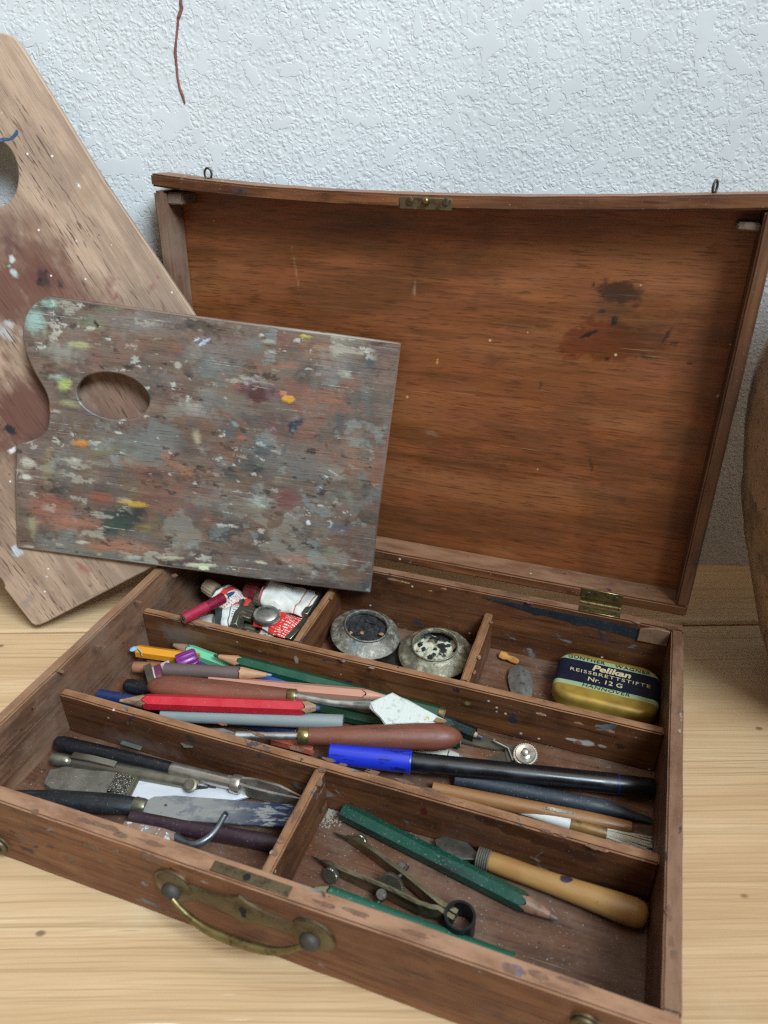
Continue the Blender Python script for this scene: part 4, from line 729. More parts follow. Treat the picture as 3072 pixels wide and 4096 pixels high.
pencil('red hexagonal pencil with dull blue lead', (248, 1513, .0245), (702, 1530, .0225), .0086, m_col['red'], True, (m_pwood, .016, .0011), (m_blu, .011, .0016), group=PG, wood_m=m_pwood_d)
# palette knives with turned handles
def ferrule(o, x0, x1, r): obj('ferrule', G().lathe([(x0, r*.97), (x0+.0006, r*1.05), (x1-.0006, r*1.05), (x1, r*.98)], 24), m_brass_hi, o)
HP = [(0, .001), (.0012, .0030), (.004, .0052), (.009, .0071), (.014, .0076), (.022, .0076), (.045, .0066), (.065, .0054), (.078, .0046)]
o, L, M = stick('palette_knife', 'palette knife with brown handle and diamond blade caked in white paint', 'palette knife', (318, 1481, .0235), (621, 1503, .0245), .0075, 'palette knives'); s = L/.078
obj('handle', G().lathe([(x*s, r*.90) for x, r in HP], 28, sy=1.0, sz=.92), m_handle, o); ferrule(o, L, L+.0050, .0038)
tube_px('shank', [(640, 1504, .0245), (680, 1511, .0250), (720, 1518, .0245), (760, 1521, .0245), (800, 1522, .0255)], [.0022, .0020, .0020, .0022, .0032], m_steel, o, M)
bp = smooth_poly([(790, 1521), (803, 1514), (822, 1506), (848, 1495)], sub=3)+[(856, 1499), (868, 1506), (882, 1511), (900, 1521), (916, 1530), (930, 1537), (946, 1546), (966, 1556), (950, 1559), (905, 1561), (860, 1562), (832, 1566), (822, 1551), (806, 1536)]
flat_px('blade', bp, [.026]*len(bp), .0011, surf('blade_under_paint', C('b2b6b0'), .55, .2, .2, 100), o, M, .0003)
bq = [(800, 1519), (822, 1508), (847, 1497.5), (868, 1508), (900, 1523), (930, 1538.5), (945, 1546.5), (938, 1556), (905, 1559.5), (862, 1560.5), (834, 1564), (824, 1551), (808, 1535)]
def crust_mat():
    n = NT('crusted_white_paint'); v = n.co(False); c = n.mix(n.rng(n.noise(v, 260, 5, .6), .55, .68), C('c6cac3'), C('a9ada4')); c = n.mix(n.rng(n.noise(n.map(v, sc_=(200, 60, 1)), 1., 5, .7), .64, .67, 0., .9), c, C('b9a552')); return n.done(c, .6, 0, n.bump(n.noise(n.map(v, rot=(0, 0, .5), sc_=(500, 120, 1)), 1., 4, .6), .5, .0008), .4)
flat_px('paint_crust', bq, [.02665]*len(bq), .0006, crust_mat(), o, M, .0002)
tp = [(938, 1548), (966, 1556.5), (961, 1560), (945, 1560), (936, 1557)]; flat_px('paint_tip', tp, .0266, .0006, surf('ochre_dried_paint', C('8a7048'), .7, 0, .4, 200, C('54402a'), .3, .2, .6), o, M)
pencil('black green pencil with pale carved tip at the knife handle end', (960, 1560, .0080), (1061, 1601, .0060), .0080, m_col['black_green'], True, None, (surf('blue_black_lead', C('2a3446'), .5), .021, .0013), group=PG)
pencil('white flat chalk pencil with a purplish tip under the knife handle', (815, 1614, .0070), (1012, 1636, .0056), .0066, surf('white_chalk', C('b9b4a4'), .65, 0, .2, 100, C('857d70'), .3, .2), False, None, (surf('purple_grey_tip', C('67606e'), .6), .011, .0014), group=PG, wood_m=surf('grey_white_wood', C('a9a294'), .65))
o, L, M = stick('palette_knife', 'palette knife with brown handle lying above the blue capped pen', 'palette knife', (998, 1592, .0205), (668, 1590, .0205), .0075, 'palette knives'); s = L/.078
obj('handle', G().lathe([(x*s, r*.93) for x, r in HP], 28, sy=1.0, sz=.95), m_handle, o); ferrule(o, L, L+.0056, .0043)
obj('shank', G().lathe([(L+.005, .0021), (L+.022, .0019), (L+.038, .0022)], 14), m_steel, o); obj('blade', G().prism([(L+.036, -.002), (L+.036, .002), (L+.046, .0060), (L+.064, .0062), (L+.070, 0), (L+.064, -.0062), (L+.046, -.006)], -.0022, -.0012), m_steel, o)
# metal drawing instrument piece with knurled wheel
o, L, M = stick('compass_part', 'silver compass arm with a knurled wheel lying flat', 'compass', (985, 1590, .0045), (1135, 1630, .0045), .002)
flat_px('arm', [(985, 1600), (1000, 1582), (1040, 1588), (1076, 1600), (1098, 1608), (1116, 1612), (1120, 1630), (1108, 1641), (1097, 1645), (1092, 1632), (1090, 1617), (1070, 1618), (1030, 1610)], .0042, .0012, m_dull, o, M)
flat_px('lower_arm', [(1045, 1640), (1075, 1629), (1094, 1622), (1100, 1640), (1096, 1648), (1060, 1648)], .0034, .0008, m_dull, o, M)
tube_px('rod', [(1066, 1600, .0062), (1098, 1616, .0058), (1108, 1642, .0050)], .0006, m_nickel, o, M)
wc = at(1135, 1631, .0068); g = G(); NTt = 68
for r1, z0, z1 in ((.0066, -.0016, .0010),):
    g.rings([[(rr_*math.cos(2*math.pi*i/NTt), rr_*math.sin(2*math.pi*i/NTt), z) for i in range(NTt) for rr_ in [r1*k*(1.0 if i % 2 else .90)]] for z, k in ((z0, .97), (z0+.0003, 1.), (z1-.0003, 1.), (z1, .97))])
wt = Matrix.Translation(wc) @ RX(R(14)) @ RY(R(-8))
obj('knurled_wheel', g, m_nickel, o, M.inverted() @ wt, angle=30)
obj('wheel_face', G().lathe([(.0009, .0055), (.0016, .0050), (.0011, .0026), (.0016, .0016), (.0050, .0015), (.0052, .0012)], 28, axis='z'), m_nickel, o, M.inverted() @ wt)
tube_px('arm_tip', [(1146, 1636, .0035), (1162, 1645, .0035)], .0009, m_nickel, o, M)
# blue capped pen
o, L, M = stick('felt_pen', 'long black pen with a bright blue cap', 'pen', (711, 1627, .0150), (1413, 1702, .0090), .0058)
A, B = at(711, 1627, .0150), at(1413, 1702, .0090); xc = (at(888, 1648, .0134)-A).length; xb = (at(1331, 1689, .0097)-A).length
def pen_mat(nm, c1, rough): return surf(nm, c1, rough, 0, .12, 60, C('0c0d10'), .05, .08, .04, 300, 14, spec=.5)
capm = NT('blue_cap_plastic'); v = capm.co(False); cc = capm.mix(capm.mth('MULTIPLY', capm.rng(capm.noise(capm.map(v, sc_=(60, 420, 420)), 1., 5, .7), .56, .6), capm.rng(capm.noise(v, 45, 2), .5, .6, 0., .9)), C('1c2fae'), C('10142e')); capm = capm.done(cc, .32, 0, None, .5)
obj('cap', G().lathe([(0, .0048), (.0006, .0054), (xc-.0010, .0058), (xc-.0008, .0061), (xc, .0060), (xc, .0052)], 32, cap1=True), capm, o)
obj('body', G().lathe([(xc-.001, .0050), (xb, .0051), (xb+.0002, .0047)], 32), pen_mat('black_pen_plastic', C('0f1014'), .3), o)
obj('ring', G().lathe([(xb-.0001, .0049), (xb+.0012, .0049)], 28), surf('dark_blue_ring', C('141c4c'), .35), o)
obj('end_plug', G().lathe([(xb+.0011, .0047), (L-.0008, .0046), (L, .0042)], 32), pen_mat('black_plug_plastic', C('121318'), .38), o)
# charcoal rod, brushes
o, L, M = stick('charcoal_rod', 'dark slate drawing rod with a slanted pointed end', 'charcoal', (984, 1681, .0064), (1411, 1765, .0064), .0042)
g = G(); n = 20; rr = []
for x in (0, .0008, L*.5, L-.022, L-.012, L-.004, L):
    u = max(0, (x-(L-.022))/.022); k = .0038; cut = 0
    rr.append([(x, k*math.cos(2*math.pi*i/n)*(1-.6*u), -min(cut if u > 0 else 9, -k*math.sin(2*math.pi*i/n)) if False else max(-k, min(k*math.sin(2*math.pi*i/n), 9))*(1-.9*u)-(k*.75*u)) for i in range(n)])
g.rings(rr); obj('rod', g, surf('slate_grey_charcoal', C('232a33'), .55, 0, .35, 80, C('39424a'), .3, .35, .25, 400, 6), o)
o, L, M = stick('paintbrush', 'bare wooden brush handle with rounded end against the divider', 'paintbrush', (935, 1703, .0058), (1366, 1790, .0058), .0036, 'brushes in the middle compartment')
obj('handle', G().lathe([(0, .0032), (L*.4, .0036), (L*.8, .0038), (L-.004, .0033), (L-.0006, .0030), (L, .0022)], 20), surf('varnished_brush_wood', C('8a5f38'), .45, 0, .3, 70, C('57391f'), .25, .3, .25, 350, 10), o)
obj('paint_flakes', G().prism([(L*.56, -.0016), (L*.63, -.0021), (L*.72, -.0014), (L*.74, -.0002), (L*.66, .0002), (L*.58, -.0002)], .0032, .0037), surf('flaked_paint', C('aaa08c'), .6, 0, .5, 300, C('3a342c'), .4), o)
o, L, M = stick('paintbrush', 'white handled brush with pale bristles beside the right wall', 'paintbrush', (1040, 1725, .0048), (1408, 1829, .0050), .003, 'brushes in the middle compartment')
x1 = L*.545; x2 = L*.735
obj('handle', G().lathe([(0, .0014), (x1, .0030)], 16), surf('white_handle', C('c6c6c0'), .4, 0, .12, 60, C('8c877c'), .15), o); obj('ferrule', G().lathe([(x1-.0005, .0031), (x2, .0033), (x2+.001, .0031)], 16), surf('ochre_ferrule', C('7a5a30'), .45, .2, .35, 100, C('4a3420'), .4), o)
g = G(); rs = random.Random(3)
for k in range(130):
    a = rs.uniform(0, 6.28); q = math.sqrt(rs.random()); e = L+rs.uniform(-.004, .001); sp = 1.7
    g.tube([(x2, .0026*q*math.cos(a), .0022*q*math.sin(a)), ((x2+e)/2, .0036*q*math.cos(a)*1.1, .0022*q*math.sin(a)), (e, .0030*sp*q*math.cos(a)+rs.uniform(-.0004, .0004), .0020*q*math.sin(a))], [.00035, .0003, .00012], 4)
obj('bristles', g, surf('pale_bristle', C('c9c3b4'), .6, 0, .2, 200, C('8f8878'), .2), o, kind='stuff')
g = G(); 
for (x, y, r, sd) in ((286, 1402, .0021, 1), (297, 1416, .0017, 2)):
    c0 = at(x, y, .0085 if sd == 1 else .008)
o, L, M = stick('chalk_chip', 'tiny pale blue chalk chip by the left wall', 'chalk', (284, 1404, .0185), (292, 1400, .0185), .002)
obj('chip', G().lathe([(-.001, .0005), (0, .0016), (.0025, .0018), (.0035, .0008)], 8, sz=.6, wob=.5), surf('pale_blue_chalk', C('7fa3c2'), .7), o, jitter=.0003)
obj('paper_edge', G().box((.003, -.006, -.0030), (.0036, .0, .0005)), surf('paper_scrap', C('a9a294'), .7), o)
# --- front left compartment
o, L, M = stick('ruling_pen', 'black handled ruling pen with shiny silver blades', 'ruling pen', (120, 1604, .0085), (652, 1726, .0110), .0045)
x1 = L*.497; x2 = L*.745
obj('handle', G().lathe([(0, .0022), (.0012, .0036), (.004, .0042), (x1*.5, .0042), (x1*.95, .0036), (x1, .0033)], 24), m_black, o)
obj('ferrule', G().lathe([(x1-.0006, .0032), (x1, .0036), (x1+.003, .0037), (x2, .0032)], 24), m_nickel, o)
for s_ in (-1, 1):
    pts = [(x2-.004, s_*.0010, 0), (x2+(L-x2)*.3, s_*.0026, 0), (x2+(L-x2)*.65, s_*.0024, 0), (L, s_*.0006, 0)]
    obj('blade', G().tube(pts, .001, flat=[(.0014, .0064), (.0012, .0072), (.0012, .0062), (.0008, .0022)]), m_nickel, o)
obj('collar', G().lathe([(x2-.001, .0045), (x2-.0006, .0047), (x2+.0034, .0047), (x2+.0038, .0044)], 24, sz=.95), m_nickel, o)
o, L, M = stick('clutch_pencil', 'dull metal clutch pencil with pocket clip', 'pencil', (112, 1638, .0075), (466, 1702, .0075), .0038)
q = L/354.
obj('push_cap', G().lathe([(0, .0026), (.0006, .0033), (.0095, .0033), (.0105, .0026)], 20), m_dull, o); obj('neck', G().lathe([(.0100, .0022), (.0135, .0022)], 16), m_nickel, o)
obj('barrel', G().lathe([(.0130, .0034), (.0140, .0038), (L*.87, .0034), (L*.905, .0028)], 24), m_dull, o); obj('tip', G().lathe([(L*.90, .0027), (L*.955, .0010), (L*.96, .0004), (L, .0003)], 16), m_gunmetal, o)
obj('clip', G().tube([(.0128, 0, .0010), (.0128, 0, .0048), (.0140, 0, .0056), (.024, 0, .0056), (.0365, 0, .0044), (.0375, 0, .0040)], .001, flat=[(.0034, .0008)]*6), m_dull, o)
tw = M.inverted() @ at(412, 1697, .0105); obj('thumb_screw', G().lathe([(-.002, .0015), (0, .0034), (.0011, .0034), (.0014, .0024), (.0017, .0022)], 26, axis='z'), m_dull, o, T(*tw) @ RX(R(25)))
o, L, M = stick('scraper_knife', 'chipped grey handled knife with ornate silver collar and whitened blade', 'knife', (106, 1683, .0062), (545, 1722, .0062), .004)
x1 = (at(246, 1700, .0062)-at(106, 1683, .0062)).length; x2 = (at(287, 1704, .0062)-at(106, 1683, .0062)).length
g = G(); rr = []
for k in range(15):
    u = k/14; x = x1*u; wv = .0070*(.66+.34*min(1, u*6)); rr.append([(x, a*wv*(1+.06*mnoise.noise(Vector((x*200, a, b)))), b*.0030*(1+.2*mnoise.noise(Vector((x*160, a*2, b+4))))) for a, b in ((-1, -.7), (-.8, -1), (.8, -1), (1, -.7), (1, .6), (.75, 1), (-.6, 1), (-1, .6))])
g.rings(rr); obj('handle', g, surf('chipped_grey_horn', C('5a5348'), .6, 0, .35, 80, C('46423b'), .3, .5, .5, 260), o, angle=30, jitter=.0003)
colm = NT('ornate_silver'); v = colm.co(False); hh = colm.noise(v, 620, 3, .5, 1.5); colm = colm.done(colm.ramp(hh, [(.35, C('4a4740')), (.65, C('8a867a'))]), .35, .9, colm.bump(hh, .9, .0012))
obj('collar', G().box((x1-.002, -.0076, -.0034), (x2-.001, .0076, .0034)), colm, o, bevel=.0012, seg=3)
obj('bolster', G().box((x2-.0012, -.0084, -.0028), (x2+.0016, .0084, .0028)), m_dull, o, bevel=.0008, seg=2)
bl = surf('whitened_blade', C('c4c6ca'), .5, .1, .2, 80, C('6b6f78'), .15, .1, .15, 300, 5, chips=C('2c3550'), chip_t=.69)
obj('blade', G().prism([(x2+.001, -.0070), (x2+.004, -.0088), (L*.72, -.0062), (L*.9, -.0040), (L, .0008), (L*.97, .0034), (L*.80, .0052), (x2+.004, .0074), (x2+.001, .0062)], -.0008, .0008), bl, o, bevel=.0003)
o, L, M = stick('palette_knife', 'palette knife with black handle and blue smeared blade', 'palette knife', (20, 1720, .0075), (634, 1765, .0100), .0045, 'palette knives')
x1 = (at(288, 1744, .0088)-at(20, 1720, .0075)).length; x2 = (at(313, 1746, .0089)-at(20, 1720, .0075)).length
obj('handle', G().lathe([(0, .0024), (.002, .0034), (x1*.4, .0050), (x1*.8, .0052), (x1-.001, .0043), (x1, .0038)], 24, sz=.8), m_blackw, o); obj('ferrule', G().lathe([(x1-.0004, .0039), (x1+.0006, .0044), (x2-.001, .0038), (x2, .0034)], 22, sz=.85), m_dull, o)
bmat = NT('blue_smeared_blade'); v = bmat.co(False); x = bmat.sep(v)[0]
c = bmat.mix(bmat.rng(bmat.noise(bmat.map(v, sc_=(60, 120, 1)), 1., 6, .65), .50, .60), C('8b8a86'), C('717376')); k2 = bmat.mth('MULTIPLY', bmat.rng(x, L*.66, L*.95), bmat.rng(bmat.noise(bmat.map(v, (2, 5, 0), sc_=(80, 300, 1)), 1., 6, .7), .42, .50)); c = bmat.mix(k2, c, C('1a2747'))
c = bmat.mix(bmat.rng(bmat.noise(bmat.map(v, sc_=(200, 700, 1)), 1., 4, .7), .68, .71), c, C('cdd0d2')); c = bmat.mix(bmat.rng(bmat.noise(v, 230, 4), .66, .70), c, C('4b3d2e')); bmat = bmat.done(c, .40, .3, bmat.bump(bmat.noise(v, 300, 4), .2, .0006))
obj('blade', G().prism([(x2-.001, -.0024), (x2+.002, -.0056), (x2+.012, -.0068), (L*.8, -.0060), (L-.002, -.0058), (L, -.004), (L, .0050), (L-.002, .0066), (L*.8, .0068), (x2+.012, .0070), (x2+.002, .0054), (x2-.001, .0024)], -.0006, .0006), bmat, o, bevel=.0002)
pencil('dark purple brown pencil with a reddish cut end', (283, 1767, .0063), (600, 1823, .0063), .0080, m_col['purple_brown'], False, None, None, group='pencils in the front compartments', core=surf('reddish_core', C('8a4a3a'), .6))
o2 = [x for x in sc.objects if x.name.startswith('pencil')][-1]
o, L, M = stick('hook_tool', 'bent steel hook with a paint flecked brown handle', 'hook', (268, 1782, .0060), (384, 1810, .0060), .003)
obj('handle', G().lathe([(0, .0022), (.002, .0032), (L*.7, .0034), (L, .0020)], 18, sz=.7), surf('paint_flecked_handle', C('8a6a5a'), .6, 0, .4, 110, C('5d8a90'), .3, .2, .4, 300, chips=C('b9c2bc'), chip_t=.58), o)
hk = smooth_poly([(378, 1808), (395, 1818), (412, 1824), (432, 1820), (452, 1808), (468, 1791), (478, 1775), (485, 1762), (489, 1757)], sub=3)
tube_px('hook', [(x, y, .0055+.006*k/len(hk)) for k, (x, y) in enumerate(hk)], [.0021-.0008*k/len(hk) for k in range(len(hk))], surf('dull_steel_wire', C('6b6f74'), .4, .85, .3, 150, C('3d4044'), .3, .3), o, M)
o, L, M = stick('glass_sliver', 'thin pale glass strip behind the ruling pen handle', 'glass strip', (262, 1604, .0110), (305, 1617, .0110), .002)
obj('strip', G().box((0, -.0012, -.0005), (L, .0012, .0005)), surf('greenish_glass', C('4f5550'), .35, 0, .2, 80), o, bevel=.0002)
# --- front right compartment
pencil('green hexagonal pencil with blunt tip crossing the front right compartment', (742, 1752, .0066), (1229, 1998, .0062), .0086, pm('green_lead_pencil_paint', '0b3f32', .4, '1c2224', .25, .5, 'a8705a', .72), True, None, (surf('blunt_lead', C('5a4a40'), .6), .019, .0016), group='pencils in the front compartments', wood_m=surf('dirty_brown_wood', C('7d5c48'), .6, 0, .3, 140, C('54402f'), .35), core=m_col['dark_green'])
o, L, M = stick('scraper', 'oil stone scraper with pale boxwood handle and small leaf blade', 'scraper', (937, 1817, .0065), (1400, 1982, .0085), .006)
d = lambda x, y, z: (at(x, y, z)-at(937, 1817, .0065)).length
xa, xb, xcx = d(1030, 1852, .007), d(1056, 1866, .007), L
obj('blade', G().prism([(0, .0006), (.003, .0036), (.009, .0058), (.014, .0056), (xa-.002, .0026), (xa+.002, .0018), (xa+.002, -.0018), (xa-.002, -.0026), (.013, -.0050), (.007, -.0044), (.002, -.002)], -.0006, .0006), surf('grey_blade', C('77756f'), .35, .85, .35, 110, C('4a4741'), .3, .3), o, bevel=.0003)
g = G()
for k in range(6): g.lathe([(xa+(xb-xa)*k/6, .0040), (xa+(xb-xa)*(k+.3)/6, .0047), (xa+(xb-xa)*(k+.7)/6, .0047), (xa+(xb-xa)*(k+1)/6, .0040)], 22)
obj('binding', g, surf('grey_thread', C('5d574c'), .65, 0, .3, 200, C('3c372e'), .3, .3), o)
hm = NT('boxwood'); v = hm.co(False); c = hm.ramp(hm.noise(hm.map(v, sc_=(30, 200, 200)), 1., 5, .6), [(.3, C('8a6538')), (.7, C('a37b49'))]); c = hm.mix(hm.rng(hm.noise(v, 42, 5, .6), .56, .7, 0., .55), c, C('8c6230')); c = hm.mix(hm.rng(hm.noise(v, 330, 4, .7), .67, .71, 0., .8), c, C('4a3620')); c = hm.spots(c, v, [(L*.63, .001, .0032, .0024, .6, C('2c2438'), .95, .3)], hm.noise(v, 200, 3), .3); hm = hm.done(c, .42, 0, hm.bump(hm.noise(hm.map(v, sc_=(60, 500, 500)), 1., 3), .15, .0005), .45)
HL = L-xb
obj('handle', G().lathe([(xb-.0005, .0040), (xb+.001, .0044), (xb+HL*.12, .0046), (xb+HL*.28, .0044), (xb+HL*.42, .0047), (xb+HL*.62, .0052), (xb+HL*.80, .0058), (xb+HL*.92, .0060), (xb+HL*.97, .0052), (xb+HL*.992, .0034), (xb+HL, .0014)], 30, wob=.05, seed=2), hm, o)
# bow dividers, lying on their side
Y2 = lambda x, y: ((1200+x*.4822)/K, (3200+y*.4822)/K)
m_bow = surf('nickel_silver', C('8a8267'), .34, .9, .3, 130, C('4c4636'), .35, .2, .08, 300, 6)
rc = at(*Y2(1325, 1000), .0085)
o, L, M = stick('bow_dividers', 'small spring bow dividers with knurled adjusting wheel', 'dividers', (*Y2(1325, 1000), .0085), (*Y2(275, 268), .0060), .004)
leg1 = [(1305, 948, .0105), (1240, 912, .0105), (1185, 905, .0105), (1150, 880, .0105), (1010, 760, .0098), (850, 630, .0090), (795, 590, .0085), (640, 470, .0078), (480, 365, .0070), (385, 315, .0064)]
leg2 = [(1278, 997, .0108), (1215, 960, .0108), (1150, 935, .0108), (1080, 925, .0105), (980, 890, .0100), (830, 815, .0092), (690, 750, .0085), (520, 680, .0078), (360, 615, .0070), (250, 560, .0064), (190, 522, .0060)]
for lg, hh in ((leg1, None), (leg2, None)):
    N_ = len(lg); tube_px('leg', [(*Y2(x, y), z-.0020) for x, y, z in lg], .001, m_bow, o, M, flat=[(.0021, 0.0072 if k > 1 else .0036) for k in range(N_-1)]+[(.0014, .0030)])
tube_px('needle', [(*Y2(400, 322), .0050), (*Y2(330, 295), .0048), (*Y2(275, 266), .0044)], [.0009, .0006, .00015], m_gunmetal, o, M); tube_px('needle', [(*Y2(205, 530), .0050), (*Y2(160, 500), .0048), (*Y2(96, 463), .0044)], [.0009, .0006, .00015], m_gunmetal, o, M)
rin = G(); nn_ = 40; ro_, ri_ = .0066, .0055; zb, zt = -.0062, .0040
rin.rings([[(r*math.cos(2*math.pi*i/nn_), r*math.sin(2*math.pi*i/nn_), z) for i in range(nn_)] for r, z in ((ri_, zb), (ro_, zb), (ro_, zt), (ri_, zt), (ri_, zb))], False, False)
obj('spring_ring', rin, surf('blued_spring_steel', C('23252b'), .4, .7, .3, 120, C('3a342c'), .3), o, M.inverted() @ T(*rc))
def knob(name, c, axisdir, r, th, mat, teeth=0):
    n = teeth*2 if teeth else 24; g = G(); rr = []
    for z, k in ((-th/2, .93), (-th/2+.0002, 1), (th/2-.0002, 1), (th/2, .93)):
        rr.append([(r*k*(1 if (not teeth or i % 2) else .93)*math.cos(2*math.pi*i/n), r*k*(1 if (not teeth or i % 2) else .93)*math.sin(2*math.pi*i/n), z) for i in range(n)])
    g.rings(rr); Mx = Matrix.Translation(c) @ axisdir.to_track_quat('Z', 'X').to_matrix().to_4x4(); return obj(name, g, mat, o, M.inverted() @ Mx, angle=30)
ax = ((at(*Y2(640, 900), .006)-at(*Y2(870, 560), .0085)).normalized()*.75+(CAM-rc).normalized()*.65).normalized()
tube_px('adjusting_screw', [(*Y2(612, 905), .0060), (*Y2(680, 800), .0070), (*Y2(760, 710), .0078), (*Y2(860, 590), .0085), (*Y2(890, 545), .0085)], .0011, m_gunmetal, o, M)
knob('knurled_wheel', at(*Y2(757, 712), .0080), ax, .0060, .0018, m_dull, 34); knob('pivot', at(*Y2(675, 790), .0086), Vector((0, -.3, 1)), .0024, .0030, m_gunmetal); knob('pivot', at(*Y2(845, 565), .0080), Vector((0, -.3, 1)), .0022, .0030, m_gunmetal)
knob('knob', at(*Y2(258, 622), .0072), ax, .0036, .0024, m_dull, 24); knob('knob', at(*Y2(505, 335), .0060), ax, .0030, .0022, m_dull, 24)
pencil('green pencil lying half hidden behind the front board', (667, 1915, .0058), (1110, 2079, .0058), .0072, pm('dull_green_paint', '1c5340', .45, '3c443a', .3, .5), False, (surf('pale_dirty_lead', C('7d7860'), .6), .010, .0016), None, group='pencils in the front compartments', wood_m=surf('greenish_wood', C('8a8160'), .6))
# --- back compartments
o, L, M = stick('pencil', 'crimson pencil with blue lead leaning on the paint tubes', 'pencil', (396, 1338, .0300), (522, 1271, .0330), .0036, 'pencils in the box')
bpy.data.objects.remove(o); CHK.pop()
pencil('crimson pencil with blue lead leaning on the paint tubes', (396, 1337, .0345), (524, 1270, .0330), .0074, m_col['crimson'], False, None, (m_blu, .028, .0016), group='pencils in the box', wood_m=surf('pale_lime_wood', C('bfa684'), .6, 0, .2, 100))
TZ = lambda x, y: ((700+x*.4219)/K, (2250+y*.4219)/K)
m_cap_b = surf('beige_cap', C('a08a70'), .6, 0, .25, 90, C('6b5a48'), .2); m_cap_r = surf('dark_red_cap', C('6a1820'), .45, 0, .25, 90, C('3c0e14'), .2)
paint_tube('red and white paint tube with beige cap in the left corner', (*TZ(290, 215), .0215), (*TZ(680, 460), .0160), .0092, m_cap_b, tube_mat('red_white_label', C('c9c5bc'), [(.0165, .0215, 'c22a20'), (.030, .046, 'bf2a22')], .5, (.022, .030, 'b03028')), 5.2, crump=.25)
paint_tube('large white folded paint tube with dark red cap', (*TZ(672, 262), .0200), (*TZ(1330, 400), .0190), .0105, m_cap_r, tube_mat('white_label_red_lines', C('cfccc2'), [(.0145, .0162, '8c2a2a'), (.040, .0408, 'a3383a'), (.048, .0488, 'a3383a')], .4), 8.1, crump=.28, flat_end=.5)
paint_tube('white tube with black printed label against the divider', (*TZ(240, 600), .0080), (*TZ(630, 500), .0170), .0095, surf('white_cap', C('c2c0b8'), .5), tube_mat('white_label_black_print', C('c9c8c2'), [(.014, .019, '1e2a2c'), (.0235, .0242, '3a3a3a'), (.0335, .0342, '4a4a4a')], .35, (.024, .038, '2a2a2c')), 3.3, crump=.22, flat_end=.6)
paint_tube('flattened bright red paint tube with silver folds', (*TZ(640, 470), .0160), (*TZ(1185, 640), .0170), .0085, m_dull, tube_mat('bright_red_label', C('c02820'), [(.022, .026, 'c9c5bc'), (.046, .049, 'c9a9a0')], .7, (.030, .044, 'd9d0c8')), 9.7, crump=.45, flat_end=.3, squash=.5)
paint_tube('black and white tube with silver end below the white tube', (*TZ(760, 330), .0200), (*TZ(1250, 560), .0090), .0085, m_dull, tube_mat('black_white_label', C('c6c4bc'), [(.020, .022, '2a3434'), (.034, .060, '1e2c2a')], .4, (.022, .034, '5a5850')), 6.4, crump=.3, flat_end=.4)
paint_tube('white tube with red lettering under the red tube', (*TZ(640, 640), .0085), (*TZ(1130, 740), .0085), .0080, m_dull, tube_mat('red_printed_label', C('b9b2a4'), [(.014, .015, 'a02a2e'), (.026, .0285, 'a02a2e'), (.031, .05, '9a2630')], .4, (.015, .026, '4a4440')), 4.4, crump=.2, flat_end=.4)
o, L, M = stick('metal_cap', 'oval silver metal lid among the red and white tubes', 'lid', (*TZ(735, 450), .0230), (*TZ(1010, 545), .0225), .002)
obj('lid', G().lathe([(-.0022, .0075), (-.0018, .0088), (.0004, .0090), (.0010, .0086), (.0008, .0070), (.0014, .0060), (.0016, .0030)], 36, axis='z', sy=1.0, sz=.85), m_steel, o, T(L/2, 0, 0) @ RX(R(8)))
# dippers (palette cups)
def dip_mat(nm, g1, g2, crust, seed):
    n = NT(nm); v = n.map(n.co(False), (seed, seed, 0)); a = n.noise(v, 90, 7, .65); b = n.noise(v, 230, 7, .7); c = n.ramp(a, [(.3, C(g1)), (.6, C(g2))]); c = n.mix(n.rng(b, .52, .64, 0., .75), c, C(crust)); c = n.mix(n.rng(n.noise(v, 420, 4, .7), .62, .68, 0., .8), c, C('2c2a22')); c = n.mix(n.rng(n.noise(v, 70, 4), .62, .68, 0., .5), c, C('6d8080'))
    return n.done(c, n.rng(b, .4, .6, .38, .7), n.rng(b, .45, .6, .55, .1), n.bump(n.mth('ADD', a, b), .45, .0012))
m_resid = NT('black_residue'); v = m_resid.co(False); m_resid = m_resid.done(m_resid.ramp(m_resid.noise(v, 260, 6, .7), [(.4, C('0f0f11')), (.6, C('2c2a2a')), (.75, C('4a4440'))]), .7, 0, m_resid.bump(m_resid.noise(v, 300, 6, .7), .9, .002))
